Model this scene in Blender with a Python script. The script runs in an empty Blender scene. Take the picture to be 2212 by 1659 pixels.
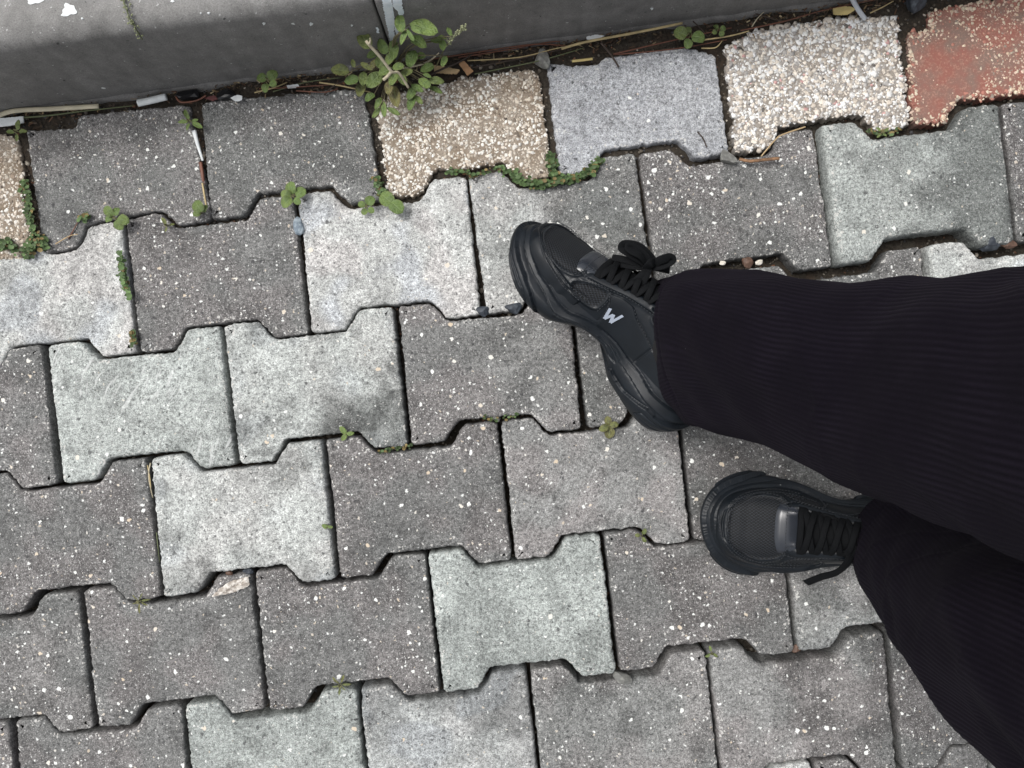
import bpy, bmesh, math, random
import numpy as np
from mathutils import Vector, Matrix, Euler
from mathutils.geometry import delaunay_2d_cdt

# ------------------------------------------------------------------ camera, sky, sun, exposure
scene = bpy.context.scene
COL = scene.collection
CAM_H = 0.90                                   # phone held 0.9 m above the paving
cam_data = bpy.data.cameras.new("camera")
cam_data.sensor_width = 36.0
cam_data.lens = 36.0 * CAM_H / (2212.0 / 1900.0)
cam_data.clip_start = 0.02
cam_data.clip_end = 500.0
cam = bpy.data.objects.new("camera", cam_data)
cam.location = (0, 0, CAM_H)
cam.rotation_euler = (0, 0, 0)
COL.objects.link(cam)
scene.camera = cam

SUN_EL, SUN_AZ = math.radians(62), math.radians(-62)   # azimuth measured clockwise from +Y
world = bpy.data.worlds.new("World")
scene.world = world
world.use_nodes = True
wn = world.node_tree
wn.nodes.clear()
sky = wn.nodes.new("ShaderNodeTexSky")
sky.sky_type = 'NISHITA'
sky.sun_disc = False
sky.sun_elevation = SUN_EL
sky.sun_rotation = SUN_AZ
sky.air_density = 1.0
sky.dust_density = 5.0
hsv = wn.nodes.new("ShaderNodeHueSaturation")
hsv.inputs["Saturation"].default_value = 0.22
bg = wn.nodes.new("ShaderNodeBackground")
bg.inputs["Strength"].default_value = 0.15
wo = wn.nodes.new("ShaderNodeOutputWorld")
wn.links.new(sky.outputs[0], hsv.inputs["Color"])
wn.links.new(hsv.outputs[0], bg.inputs["Color"])
wn.links.new(bg.outputs[0], wo.inputs["Surface"])

sun_data = bpy.data.lights.new("sun", 'SUN')
sun_data.energy = 1.4
sun_data.angle = math.radians(25)
sun_data.color = (1.0, 0.975, 0.945)
sun = bpy.data.objects.new("sun", sun_data)
sd = Vector((math.sin(SUN_AZ) * math.cos(SUN_EL), math.cos(SUN_AZ) * math.cos(SUN_EL), math.sin(SUN_EL)))
sun.rotation_euler = (-sd).to_track_quat('-Z', 'Y').to_euler()
sun.location = (0, 0, 5)
COL.objects.link(sun)

scene.view_settings.view_transform = 'Standard'
scene.view_settings.look = 'None'
scene.view_settings.exposure = 0.22
scene.cycles.max_bounces = 4
scene.cycles.diffuse_bounces = 2
scene.cycles.glossy_bounces = 2
scene.view_settings.gamma = 1.0
scene.view_settings.use_curve_mapping = False

# ------------------------------------------------------------------ helpers
rnd = random.Random(7)
S = 1900.0                                     # paving plane: 1900 units of the survey grid to the metre


def P(x, y, z=0.0):
    """survey grid point (x right, y down, seen from above) at height z -> world"""
    k = (CAM_H - z) / CAM_H
    return Vector(((x - 1106.0) / S * k, (829.5 - y) / S * k, z))


def G(x, y):
    return np.array([(x - 1106.0) / S, (829.5 - y) / S])


def link(o, parent=None):
    COL.objects.link(o)
    if parent is not None:
        o.parent = parent
    return o


def new_mesh(name, verts, faces, mat=None, smooth=False):
    me = bpy.data.meshes.new(name)
    me.from_pydata([tuple(map(float, v)) for v in verts], [], [tuple(int(i) for i in f) for f in faces])
    if mat is not None:
        me.materials.append(mat)
    if smooth:
        me.polygons.foreach_set("use_smooth", [True] * len(me.polygons))
    me.update()
    return me


def np_mesh(name, V, F, mat=None, smooth=False):
    """fast mesh from numpy arrays; F is (n,3) or (n,4)"""
    me = bpy.data.meshes.new(name)
    V = np.asarray(V, dtype=np.float32)
    F = np.asarray(F, dtype=np.int32)
    k = F.shape[1]
    me.vertices.add(len(V))
    me.vertices.foreach_set("co", V.ravel())
    me.loops.add(F.size)
    me.loops.foreach_set("vertex_index", F.ravel())
    me.polygons.add(len(F))
    me.polygons.foreach_set("loop_start", np.arange(0, F.size, k, dtype=np.int32))
    me.polygons.foreach_set("loop_total", np.full(len(F), k, dtype=np.int32))
    if smooth:
        me.polygons.foreach_set("use_smooth", np.ones(len(F), dtype=bool))
    if mat is not None:
        me.materials.append(mat)
    me.update(calc_edges=True)
    me.validate()
    return me


def vattr(me, name, vals, kind='FLOAT'):
    a = me.attributes.new(name, kind, 'POINT')
    vals = np.asarray(vals, dtype=np.float32)
    if kind == 'FLOAT':
        a.data.foreach_set("value", vals.ravel())
    elif kind == 'FLOAT_COLOR':
        a.data.foreach_set("color", vals.ravel())
    elif kind == 'FLOAT2':
        a.data.foreach_set("vector", vals.ravel())


def tag(o, label=None, cat=None, group=None, kind=None):
    if label:
        o["label"] = label
    if cat:
        o["category"] = cat
    if group:
        o["group"] = group
    if kind:
        o["kind"] = kind
    return o


def obj(name, me, parent=None, **kw):
    o = bpy.data.objects.new(name, me)
    link(o, parent)
    return tag(o, **kw)


def empty(name, loc=(0, 0, 0), parent=None, **kw):
    o = bpy.data.objects.new(name, None)
    o.empty_display_size = 0.02
    o.location = loc
    link(o, parent)
    return tag(o, **kw)


def catmull(pts, n, closed=False):
    p = np.asarray(pts, float)
    out = []
    m = len(p)
    segs = m if closed else m - 1
    for i in range(segs):
        if closed:
            a, b, c, d = p[(i - 1) % m], p[i], p[(i + 1) % m], p[(i + 2) % m]
        else:
            a, b, c, d = p[max(i - 1, 0)], p[i], p[i + 1], p[min(i + 2, m - 1)]
        for k in range(n):
            t = k / n
            out.append(0.5 * ((2 * b) + (-a + c) * t + (2 * a - 5 * b + 4 * c - d) * t * t + (-a + 3 * b - 3 * c + d) * t ** 3))
    if not closed:
        out.append(p[-1])
    return np.array(out)


def tube_geo(path, radii, n=6, flat=1.0, up=(0, 0, 1)):
    """verts, faces of a capped tube along path; flat<1 squeezes it along `up`"""
    p = np.asarray(path, float)
    m = len(p)
    r = np.broadcast_to(np.asarray(radii, float), (m,)) if np.ndim(radii) else np.full(m, radii)
    t = np.gradient(p, axis=0)
    t /= np.linalg.norm(t, axis=1)[:, None] + 1e-12
    ups = np.asarray(up, float)
    if ups.ndim == 1:
        ups = np.tile(ups, (m, 1))
    V = []
    for i in range(m):
        s = np.cross(t[i], ups[i])
        if np.linalg.norm(s) < 1e-5:
            s = np.cross(t[i], (1, 0, 0.1))
        s /= np.linalg.norm(s)
        u = np.cross(s, t[i])
        for k in range(n):
            a = 2 * math.pi * k / n
            V.append(p[i] + r[i] * (math.cos(a) * s + flat * math.sin(a) * u))
    F = []
    for i in range(m - 1):
        for k in range(n):
            F.append((i * n + k, i * n + (k + 1) % n, (i + 1) * n + (k + 1) % n, (i + 1) * n + k))
    F.append(tuple(range(n))[::-1])
    F.append(tuple((m - 1) * n + k for k in range(n)))
    return V, F


class Geo:
    def __init__(self):
        self.V, self.F = [], []

    def add(self, VF):
        o = len(self.V)
        self.V += list(VF[0])
        self.F += [tuple(i + o for i in f) for f in VF[1]]
        return self

    def mesh(self, name, mat, smooth=True):
        return new_mesh(name, self.V, self.F, mat, smooth)


def snoise(x, y, seed=0):
    """cheap smooth pseudo noise in about -1..1 (numpy)"""
    r = np.random.RandomState(seed)
    out = 0
    for k in range(6):
        a = r.uniform(0, 2 * math.pi)
        f = r.uniform(0.6, 1.8)
        out = out + np.sin((x * math.cos(a) + y * math.sin(a)) * f + r.uniform(0, 6.28))
    return out / 3.0


# ------------------------------------------------------------------ node helpers
class M:
    def __init__(self, name):
        self.mat = bpy.data.materials.new(name)
        self.mat.use_nodes = True
        self.nt = self.mat.node_tree
        self.nt.nodes.clear()
        self.out = self.nt.nodes.new("ShaderNodeOutputMaterial")
        self.bsdf = self.nt.nodes.new("ShaderNodeBsdfPrincipled")
        self.nt.links.new(self.bsdf.outputs[0], self.out.inputs["Surface"])

    def put(self, sock, v):
        if isinstance(v, bpy.types.NodeSocket):
            self.nt.links.new(v, sock)
        elif v is not None:
            if hasattr(sock.default_value, "__len__") and not hasattr(v, "__len__"):
                v = [v] * len(sock.default_value)
            if hasattr(v, "__len__") and len(sock.default_value) == 4 and len(v) == 3:
                v = tuple(v) + (1.0,)
            sock.default_value = v

    def node(self, typ, ins=None, **props):
        n = self.nt.nodes.new("ShaderNode" + typ)
        for k, v in props.items():
            setattr(n, k, v)
        for k, v in (ins or {}).items():
            self.put(n.inputs[k], v)
        return n

    def math(self, op, a, b=None, c=None, clamp=False):
        n = self.node("Math", operation=op, use_clamp=clamp)
        self.put(n.inputs[0], a)
        if b is not None:
            self.put(n.inputs[1], b)
        if c is not None:
            self.put(n.inputs[2], c)
        return n.outputs[0]

    def vmath(self, op, a, b=None, scale=None):
        n = self.node("VectorMath", operation=op)
        self.put(n.inputs[0], a)
        if b is not None:
            self.put(n.inputs[1], b)
        if scale is not None:
            self.put(n.inputs[3], scale)
        return n.outputs[0] if op != 'DOT_PRODUCT' else n.outputs[1]

    def mix(self, f, a, b, blend='MIX'):
        n = self.node("Mix", data_type='RGBA', blend_type=blend)
        self.put(n.inputs[0], f)
        self.put(n.inputs[6], a)
        self.put(n.inputs[7], b)
        return n.outputs[2]

    def mixf(self, f, a, b):
        n = self.node("Mix", data_type='FLOAT')
        self.put(n.inputs[0], f)
        self.put(n.inputs[2], a)
        self.put(n.inputs[3], b)
        return n.outputs[0]

    def smooth(self, v, lo, hi):
        n = self.node("MapRange", interpolation_type='SMOOTHSTEP')
        self.put(n.inputs[0], v)
        self.put(n.inputs[1], lo)
        self.put(n.inputs[2], hi)
        return n.outputs[0]

    def noise(self, vec, scale, detail=2.0, rough=0.5):
        n = self.node("TexNoise", {"Vector": vec, "Scale": scale, "Detail": detail, "Roughness": rough})
        return n.outputs[0], n.outputs[1]

    def prop(self, name):
        n = self.node("Attribute", attribute_type='OBJECT', attribute_name=name)
        return n.outputs[2]

    def attr(self, name):
        return self.node("Attribute", attribute_type='GEOMETRY', attribute_name=name)

    def chips(self, vec, scale, prob, r0, r1, dims='2D'):
        """mask of random flecks: per-cell chance `prob`, radius between r0 and r1 of a cell; also a random value"""
        v = self.node("TexVoronoi", {"Vector": vec, "Scale": scale}, voronoi_dimensions=dims, feature='F1')
        sep = self.node("SeparateColor", {"Color": v.outputs["Color"]})
        sel = self.math('LESS_THAN', sep.outputs[0], prob)
        rad = self.math('MULTIPLY_ADD', sep.outputs[1], r1 - r0, r0)
        d = self.math('SUBTRACT', rad, v.outputs["Distance"])
        m = self.smooth(d, -0.03, 0.05)
        return self.math('MULTIPLY', m, sel), sep.outputs[2]

    def finish(self, color, rough=0.85, bump=None, bump_strength=0.5, bump_dist=0.001, spec=None):
        self.put(self.bsdf.inputs["Base Color"], color)
        self.put(self.bsdf.inputs["Roughness"], rough)
        if spec is not None:
            self.put(self.bsdf.inputs["Specular IOR Level"], spec)
        if bump is not None:
            b = self.node("Bump", {"Height": bump, "Strength": bump_strength, "Distance": bump_dist})
            self.nt.links.new(b.outputs[0], self.bsdf.inputs["Normal"])
        return self.mat


# ------------------------------------------------------------------ materials of the ground
def concrete_material():
    m = M("paver_concrete")
    oc = m.node("TexCoord").outputs["Object"]
    rv = m.node("ObjectInfo").outputs["Random"]
    off = m.node("CombineXYZ", {"X": m.math('MULTIPLY', rv, 31.7), "Y": m.math('MULTIPLY', rv, 17.3), "Z": m.math('MULTIPLY', rv, 5.1)}).outputs[0]
    v = m.vmath('ADD', oc, off)
    _, dcol = m.noise(v, 260.0, 2.0)
    vd = m.vmath('ADD', v, m.vmath('SCALE', m.vmath('SUBTRACT', dcol, (0.5, 0.5, 0.5)), scale=0.0055))
    grain, _ = m.noise(v, 700.0, 1.0, 0.7)
    grain2, _ = m.noise(v, 260.0, 1.0, 0.6)
    mott, _ = m.noise(v, 38.0, 3.0, 0.6)
    patch, _ = m.noise(v, 14.0, 2.0, 0.55)
    _, tcol = m.noise(m.vmath('ADD', v, (3.1, 7.7, 1.2)), 16.0, 1.0)
    tsep = m.node("SeparateColor", {"Color": tcol})
    t1, t2 = tsep.outputs[0], tsep.outputs[1]
    sep = m.node("SeparateXYZ", {"Vector": oc})
    g = m.math('ADD', m.math('MULTIPLY', sep.outputs[0], m.prop("grad_x")), m.math('MULTIPLY', sep.outputs[1], m.prop("grad_y")))
    g = m.math('ADD', g, m.prop("grad_off"))
    g = m.math('ADD', g, m.math('MULTIPLY', m.math('SUBTRACT', patch, 0.5), 2.6))
    mask = m.smooth(g, -0.35, 0.35)
    tone = m.mixf(mask, m.prop("tone_a"), m.prop("tone_b"))
    # worn grain
    gl = m.math('MULTIPLY_ADD', m.math('SUBTRACT', grain, 0.5), 2.3, 1.0)
    gl = m.math('MULTIPLY', gl, m.math('MULTIPLY_ADD', m.math('SUBTRACT', grain2, 0.5), 1.5, 1.0))
    gl = m.math('MULTIPLY', gl, m.math('MULTIPLY_ADD', m.math('SUBTRACT', mott, 0.5), 0.75, 1.0))
    gl = m.math('MAXIMUM', gl, 0.22)
    tone = m.math('MULTIPLY', tone, gl)
    tone = m.math('MULTIPLY', tone, m.mixf(m.smooth(m.math('ADD', tsep.outputs[2], m.math('MULTIPLY', m.math('SUBTRACT', mott, 0.5), 0.5)), 0.34, 0.50), m.prop("stain"), 1.0))
    tint = m.mix(m.smooth(t1, 0.42, 0.6), (1.0, 1.006, 0.982), (1.032, 0.985, 0.965))
    tint = m.mix(m.math('ADD', m.math('MULTIPLY', m.smooth(t2, 0.52, 0.66), m.prop("blue")), m.math('MAXIMUM', m.math('SUBTRACT', m.prop("blue"), 1.0), 0.0)), tint, (0.97, 1.0, 1.05))
    tint = m.mix(m.prop("green"), tint, (0.96, 1.03, 0.985))
    tv = m.node("CombineXYZ", {"X": tone, "Y": tone, "Z": tone}).outputs[0]
    col = m.vmath('MULTIPLY', tv, tint)
    nz = m.node("SeparateXYZ", {"Vector": m.node("NewGeometry").outputs["True Normal"]}).outputs[2]
    flat = m.smooth(nz, 0.55, 0.8)
    ch = m.math('MULTIPLY', m.math('MULTIPLY', m.prop("chips"), flat), m.math('MULTIPLY_ADD', m.smooth(tsep.outputs[0], 0.3, 0.7), 1.1, 0.45))
    chp = m.prop("chips")
    dk, _ = m.chips(vd, 215.0, m.math('MULTIPLY_ADD', chp, 0.17, 0.10), 0.08, 0.30)
    col = m.mix(m.math('MULTIPLY', m.math('MULTIPLY', dk, flat), 0.62), col, (0.045, 0.045, 0.047))
    dk2, _ = m.chips(m.vmath('ADD', vd, (1.3, 4.1, 0)), 125.0, m.math('MULTIPLY_ADD', chp, 0.07, 0.025), 0.10, 0.27)
    col = m.mix(m.math('MULTIPLY', m.math('MULTIPLY', dk2, flat), 0.72), col, (0.05, 0.05, 0.052))
    w3, r3 = m.chips(m.vmath('ADD', vd, (4.3, 1.1, 0)), 420.0, m.math('MULTIPLY', ch, 0.45), 0.10, 0.32)
    w2, r2 = m.chips(m.vmath('ADD', vd, (2.7, 8.1, 0)), 215.0, m.math('MULTIPLY', ch, 0.175), 0.05, 0.29)
    w1, r1 = m.chips(m.vmath('ADD', vd, (6.1, 3.3, 0)), 118.0, m.math('MULTIPLY', ch, 0.075), 0.08, 0.31)
    edge = m.attr("edge").outputs[2]
    we, re = m.chips(m.vmath('ADD', vd, (5.5, 5.9, 0)), 300.0, m.math('MULTIPLY', m.math('MULTIPLY', edge, m.math('MULTIPLY', flat, 0.85)), m.smooth(mott, 0.42, 0.62)), 0.18, 0.45)
    cw = m.mix(m.smooth(r2, 0.55, 0.95), (0.72, 0.73, 0.71), (0.52, 0.45, 0.36))
    cw1 = m.mix(m.smooth(r1, 0.6, 0.95), (0.78, 0.79, 0.76), (0.60, 0.50, 0.38))
    col = m.mix(m.math('MULTIPLY', w3, 0.58), col, (0.47, 0.465, 0.455))
    col = m.mix(m.math('MULTIPLY', w2, 0.9), col, cw)
    col = m.mix(m.math('MULTIPLY', w1, 0.95), col, cw1)
    col = m.mix(m.math('MULTIPLY', we, 0.75), col, (0.58, 0.57, 0.54))
    # thin pale scuffs
    sc = m.node("TexNoise", {"Vector": m.vmath('MULTIPLY', m.node("VectorRotate", {"Vector": m.vmath('ADD', m.vmath('ADD', v, (1, 2, 3)), m.vmath('SCALE', tcol, scale=0.03)), "Angle": 0.5}).outputs[0], (330.0, 34.0, 1.0)), "Scale": 1.0, "Detail": 1.0}).outputs[0]
    scm = m.math('MULTIPLY', m.smooth(sc, 0.60, 0.70), m.smooth(patch, 0.44, 0.58))
    col = m.mix(m.math('MULTIPLY', scm, m.prop("scuff")), col, (0.62, 0.63, 0.62))
    return m.finish(col, 0.9, grain2, 0.7, 0.0013, 0.3)


def matrix_material(name, base, var, speck):
    """cement between the exposed aggregate of the weathered pavers"""
    m = M(name)
    oc = m.node("TexCoord").outputs["Object"]
    n1, _ = m.noise(oc, 420.0, 3.0, 0.7)
    n2, _ = m.noise(oc, 26.0, 4.0, 0.6)
    col = m.mix(m.smooth(n2, 0.38, 0.64), base, var)
    col = m.mix(m.math('MULTIPLY', m.smooth(n1, 0.50, 0.68), 0.7), col, speck)
    return m.finish(col, 0.92, n1, 0.8, 0.0012, 0.25)


def pebble_material():
    m = M("aggregate_pebbles")
    oc = m.node("TexCoord").outputs["Object"]
    a = m.attr("tint").outputs[0]
    n1, _ = m.noise(oc, 600.0, 2.0)
    col = m.mix(m.math('MULTIPLY', m.smooth(n1, 0.45, 0.7), 0.25), a, (0.25, 0.22, 0.19))
    return m.finish(col, 0.75, n1, 0.3, 0.0006, 0.35)


def soil_material():
    m = M("joint_soil")
    oc = m.node("TexCoord").outputs["Object"]
    n1, _ = m.noise(oc, 310.0, 4.0, 0.7)
    n2, _ = m.noise(oc, 9.0, 3.0, 0.6)
    n3, _ = m.noise(oc, 70.0, 3.0, 0.6)
    col = m.mix(m.smooth(n2, 0.35, 0.65), (0.062, 0.050, 0.038), (0.095, 0.086, 0.070))
    col = m.mix(m.math('MULTIPLY', m.smooth(n3, 0.45, 0.7), 0.5), col, (0.11, 0.065, 0.04))
    col = m.mix(m.math('MULTIPLY', m.smooth(n1, 0.35, 0.62), 0.5), (0.03, 0.025, 0.02), col)
    return m.finish(col, 0.95, n1, 0.9, 0.002, 0.2)


def kerb_material():
    m = M("kerb_concrete")
    oc = m.node("TexCoord").outputs["Object"]
    _, dcol = m.noise(oc, 260.0, 2.0)
    vd = m.vmath('ADD', oc, m.vmath('SCALE', m.vmath('SUBTRACT', dcol, (0.5, 0.5, 0.5)), scale=0.005))
    n1, _ = m.noise(oc, 800.0, 3.0, 0.75)
    n2, _ = m.noise(oc, 55.0, 4.0, 0.65)
    n3, _ = m.noise(oc, 7.0, 3.0, 0.6)
    worn_lit = m.attr("worn_lit").outputs[2]
    base = m.mix(m.smooth(m.math('ADD', worn_lit, m.math('MULTIPLY', m.math('SUBTRACT', n2, 0.5), 0.9)), 0.25, 0.85), (0.182, 0.177, 0.170), (0.226, 0.222, 0.214))  # top paler than the upright face: its stronger daylight is painted into the colour
    k = m.math('MULTIPLY', m.math('MULTIPLY_ADD', m.math('SUBTRACT', n1, 0.5), 1.5, 1.0), m.math('MULTIPLY_ADD', m.math('SUBTRACT', n3, 0.5), 0.5, 1.0))
    k = m.math('MULTIPLY', k, m.math('MULTIPLY_ADD', m.math('SUBTRACT', n2, 0.5), 0.8, 1.0))
    n4, _ = m.noise(m.vmath('MULTIPLY', oc, (70.0, 70.0, 9.0)), 1.0, 3.0, 0.6)
    k = m.math('MULTIPLY', k, m.math('MULTIPLY_ADD', m.math('SUBTRACT', n4, 0.5), 0.55, 1.0))
    kv = m.node("CombineXYZ", {"X": k, "Y": k, "Z": k}).outputs[0]
    col = m.vmath('MULTIPLY', base, kv)
    pore, _ = m.chips(vd, 240.0, 0.10, 0.05, 0.24, '3D')
    col = m.mix(m.math('MULTIPLY', pore, 0.6), col, (0.05, 0.05, 0.05))
    dk, _ = m.chips(vd, 130.0, 0.07, 0.05, 0.22, '3D')
    col = m.mix(m.math('MULTIPLY', dk, 0.75), col, (0.03, 0.03, 0.03))
    w, _ = m.chips(m.vmath('ADD', vd, (3.3, 1.7, 0)), 300.0, m.math('MULTIPLY', m.math('ADD', worn_lit, 0.25), 0.16), 0.08, 0.30, '3D')
    col = m.mix(m.math('MULTIPLY', w, 0.7), col, (0.55, 0.55, 0.54))
    w, _ = m.chips(m.vmath('ADD', vd, (1.3, 6.7, 0)), 60.0, 0.012, 0.05, 0.16, '3D')
    col = m.mix(m.math('MULTIPLY', w, 0.9), col, (0.75, 0.77, 0.76))
    return m.finish(col, 0.88, n1, 0.5, 0.0008, 0.3)


def plain(name, col, rough=0.7, var=0.25, scale=120.0, spec=None, bump=0.3, dark=None, sheen=None):
    m = M(name)
    oc = m.node("TexCoord").outputs["Object"]
    n1, _ = m.noise(oc, scale, 4.0, 0.6)
    c2 = dark if dark else tuple(c * (1 - var) for c in col)
    c = m.mix(m.smooth(n1, 0.3, 0.7), c2, col)
    mt = m.finish(c, rough, n1, bump, 0.0008, spec)
    return mt


MAT_PAVER = concrete_material()
MAT_PEBBLE = pebble_material()
MAT_SOIL = soil_material()
MAT_KERB = kerb_material()
MAT_BEIGE = matrix_material("beige_cement", (0.24, 0.19, 0.14), (0.33, 0.285, 0.235), (0.12, 0.09, 0.065))
MAT_WHITE = matrix_material("white_cement", (0.30, 0.265, 0.225), (0.36, 0.335, 0.31), (0.17, 0.145, 0.12))
MAT_RED = matrix_material("red_cement", (0.285, 0.118, 0.092), (0.215, 0.150, 0.125), (0.42, 0.25, 0.19))
MAT_GROUND = plain("far_paving", (0.20, 0.195, 0.19), 0.92, 0.3, 30.0)

# ------------------------------------------------------------------ the setting: ground sheet, soil, kerb
obj("ground", new_mesh("ground", [(-60, -60, -0.075), (60, -60, -0.075), (60, 60, -0.075), (-60, 60, -0.075)], [(0, 1, 2, 3)], MAT_GROUND), kind="structure")

KA = math.atan(0.132)
KD = np.array([math.cos(KA), math.sin(KA)])          # along the kerb
KN = np.array([-math.sin(KA), math.cos(KA)])         # away from the paving
K0 = G(0, 243)
KH, KR = 0.150, 0.022


def kerb_q(p):
    return (p[..., 0] - K0[0]) * KN[0] + (p[..., 1] - K0[1]) * KN[1]


# soil bed under and between the pavers, higher (silted up) towards the kerb
nx, ny = 330, 280
gx = np.linspace(-1.15, 1.15, nx)
gy = np.linspace(-0.98, 0.72, ny)
XX, YY = np.meshgrid(gx, gy)
q = (XX - K0[0]) * KN[0] + (YY - K0[1]) * KN[1]
lvl = np.interp(q, [-0.75, -0.45, -0.28, -0.12, -0.04, 0.0], [-0.036, -0.032, -0.022, -0.0100, -0.0065, -0.004])
lvl = np.where((XX > 0.2) & (q < -0.12), lvl - 0.006, lvl)
ZZ = lvl + 0.0016 * snoise(XX * 90, YY * 90, 3) + 0.0012 * snoise(XX * 260, YY * 260, 4)
ZZ = np.where(q > 0.004, -0.03, ZZ)
idx = np.arange(nx * ny).reshape(ny, nx)
F = np.stack([idx[:-1, :-1], idx[:-1, 1:], idx[1:, 1:], idx[1:, :-1]], -1).reshape(-1, 4)
obj("joint_soil", np_mesh("joint_soil", np.stack([XX, YY, ZZ], -1).reshape(-1, 3), F, MAT_SOIL, True), kind="structure")

# kerb: two cast stones with a rounded nose
kerb = empty("kerb", (0, 0, 0), kind="structure")
jt = P(790, 12, KH)
joint_s = float((np.array([jt.x, jt.y]) - K0) @ KD) + 0.006


def kerb_stone(s0, s1, seed):
    prof = [(0.0, -0.07), (0.0, 0.0), (0.0, 0.03), (0.0, 0.06), (0.0, 0.09), (0.0, 0.115)]
    for k in range(1, 9):
        a = math.pi / 2 * k / 8
        prof.append((KR * (1 - math.cos(a)), KH - KR + KR * math.sin(a)))
    prof += [(0.06, KH), (0.10, KH), (0.150, KH), (0.150, -0.07)]
    ss = np.linspace(s0, s1, int((s1 - s0) / 0.006) + 2)
    ss = np.concatenate([[s0, s0 + 0.0015], ss[1:-1], [s1 - 0.0015, s1]])
    V, W = [], []
    r = np.random.RandomState(seed)
    for i, s in enumerate(ss):
        ins = 0.0015 if i in (0, len(ss) - 1) else 0.0
        for j, (qq, z) in enumerate(prof):
            wob = 0.0006 * snoise(np.array(s * 140.0), np.array(z * 300.0 + seed), 5) if 0 < j < len(prof) - 2 else 0
            qv = qq + ins + wob if qq < 0.1 else qq
            zz = z - ins if z > 0.1 else z
            xy = K0 + KD * s + KN * qv
            V.append((xy[0], xy[1], zz))
            W.append(float(np.clip((z - (KH - KR)) / KR, 0, 1)) if z > 0 else 0.0)  # rises over the nose; drives the painted top light and the pale flecks
    n = len(prof)
    F = []
    for i in range(len(ss) - 1):
        for j in range(n - 1):
            F.append((i * n + j, (i + 1) * n + j, (i + 1) * n + j + 1, i * n + j + 1))
    F.append(tuple(range(n)))
    F.append(tuple((len(ss) - 1) * n + j for j in range(n))[::-1])
    me = new_mesh("kerb_stone", V, F, MAT_KERB, True)
    vattr(me, "worn_lit", W)
    return obj("kerb_stone", me, kerb)


kerb_stone(joint_s - 1.0, joint_s - 0.0012, 11)
kerb_stone(joint_s + 0.0012, joint_s + 1.0, 12)
kerb_stone(joint_s - 2.003, joint_s - 1.0024, 13)
# thin mortar haunch along the foot of the kerb
hv, hf = [], []  # 
hs = np.linspace(joint_s - 1.6, joint_s + 1.2, 420)
for i, s in enumerate(hs):
    w = 0.0030 + 0.0020 * float(snoise(np.array(s * 60), np.array(1.0), 9))
    for (qq, z) in ((0.002, 0.006), (-w * 0.6, 0.003), (-w, -0.002), (-w - 0.001, -0.02)):
        xy = K0 + KD * s + KN * qq
        hv.append((xy[0], xy[1], z + 0.0012 * float(snoise(np.array(s * 150), np.array(qq * 200), 8))))
    if i:
        for j in range(3):
            a = (i - 1) * 4 + j
            hf.append((a, a + 1, a + 5, a + 4))
me = new_mesh("mortar_strip", hv, hf, MAT_KERB, True)
vattr(me, "worn_lit", [0.35] * len(hv))
obj("mortar_strip", me, kerb)
# raised walkway behind the kerb
a = K0 + KD * -6 + KN * 0.151
b = K0 + KD * 6 + KN * 0.151
c = K0 + KD * 6 + KN * 4
d = K0 + KD * -6 + KN * 4
obj("walkway", new_mesh("walkway", [(*a, .146), (*b, .146), (*c, .146), (*d, .146), (*a, -.07), (*b, -.07), (*c, -.07), (*d, -.07)],
    [(0, 1, 2, 3), (0, 4, 5, 1), (1, 5, 6, 2), (2, 6, 7, 3), (3, 7, 4, 0)], MAT_GROUND), kind="structure")


def kerb_hit(x, y, lift=0.0):
    """point of the kerb surface on the plan line through survey point x, y, and its outward normal"""
    g = G(x, y)
    for k in range(1200):
        z = KH - KH * k / 1199.0
        p = g * (1 - z / CAM_H)
        qq = float(kerb_q(p))
        if qq < 0:
            continue
        zp = KH if qq >= KR else KH - KR + math.sqrt(max(KR * KR - (KR - qq) ** 2, 0))
        if z <= zp + 1e-4:
            if qq < KR:
                nn = np.array([-(KR - qq) / KR, max(z - (KH - KR), 0) / KR])
            else:
                nn = np.array([0, 1.0])
            nn = nn / (np.linalg.norm(nn) + 1e-9)
            return Vector((p[0] + KN[0] * nn[0] * lift, p[1] + KN[1] * nn[0] * lift, z + nn[1] * lift)), nn
    return P(x, y, 0.0), np.array([0, 1.0])


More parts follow.
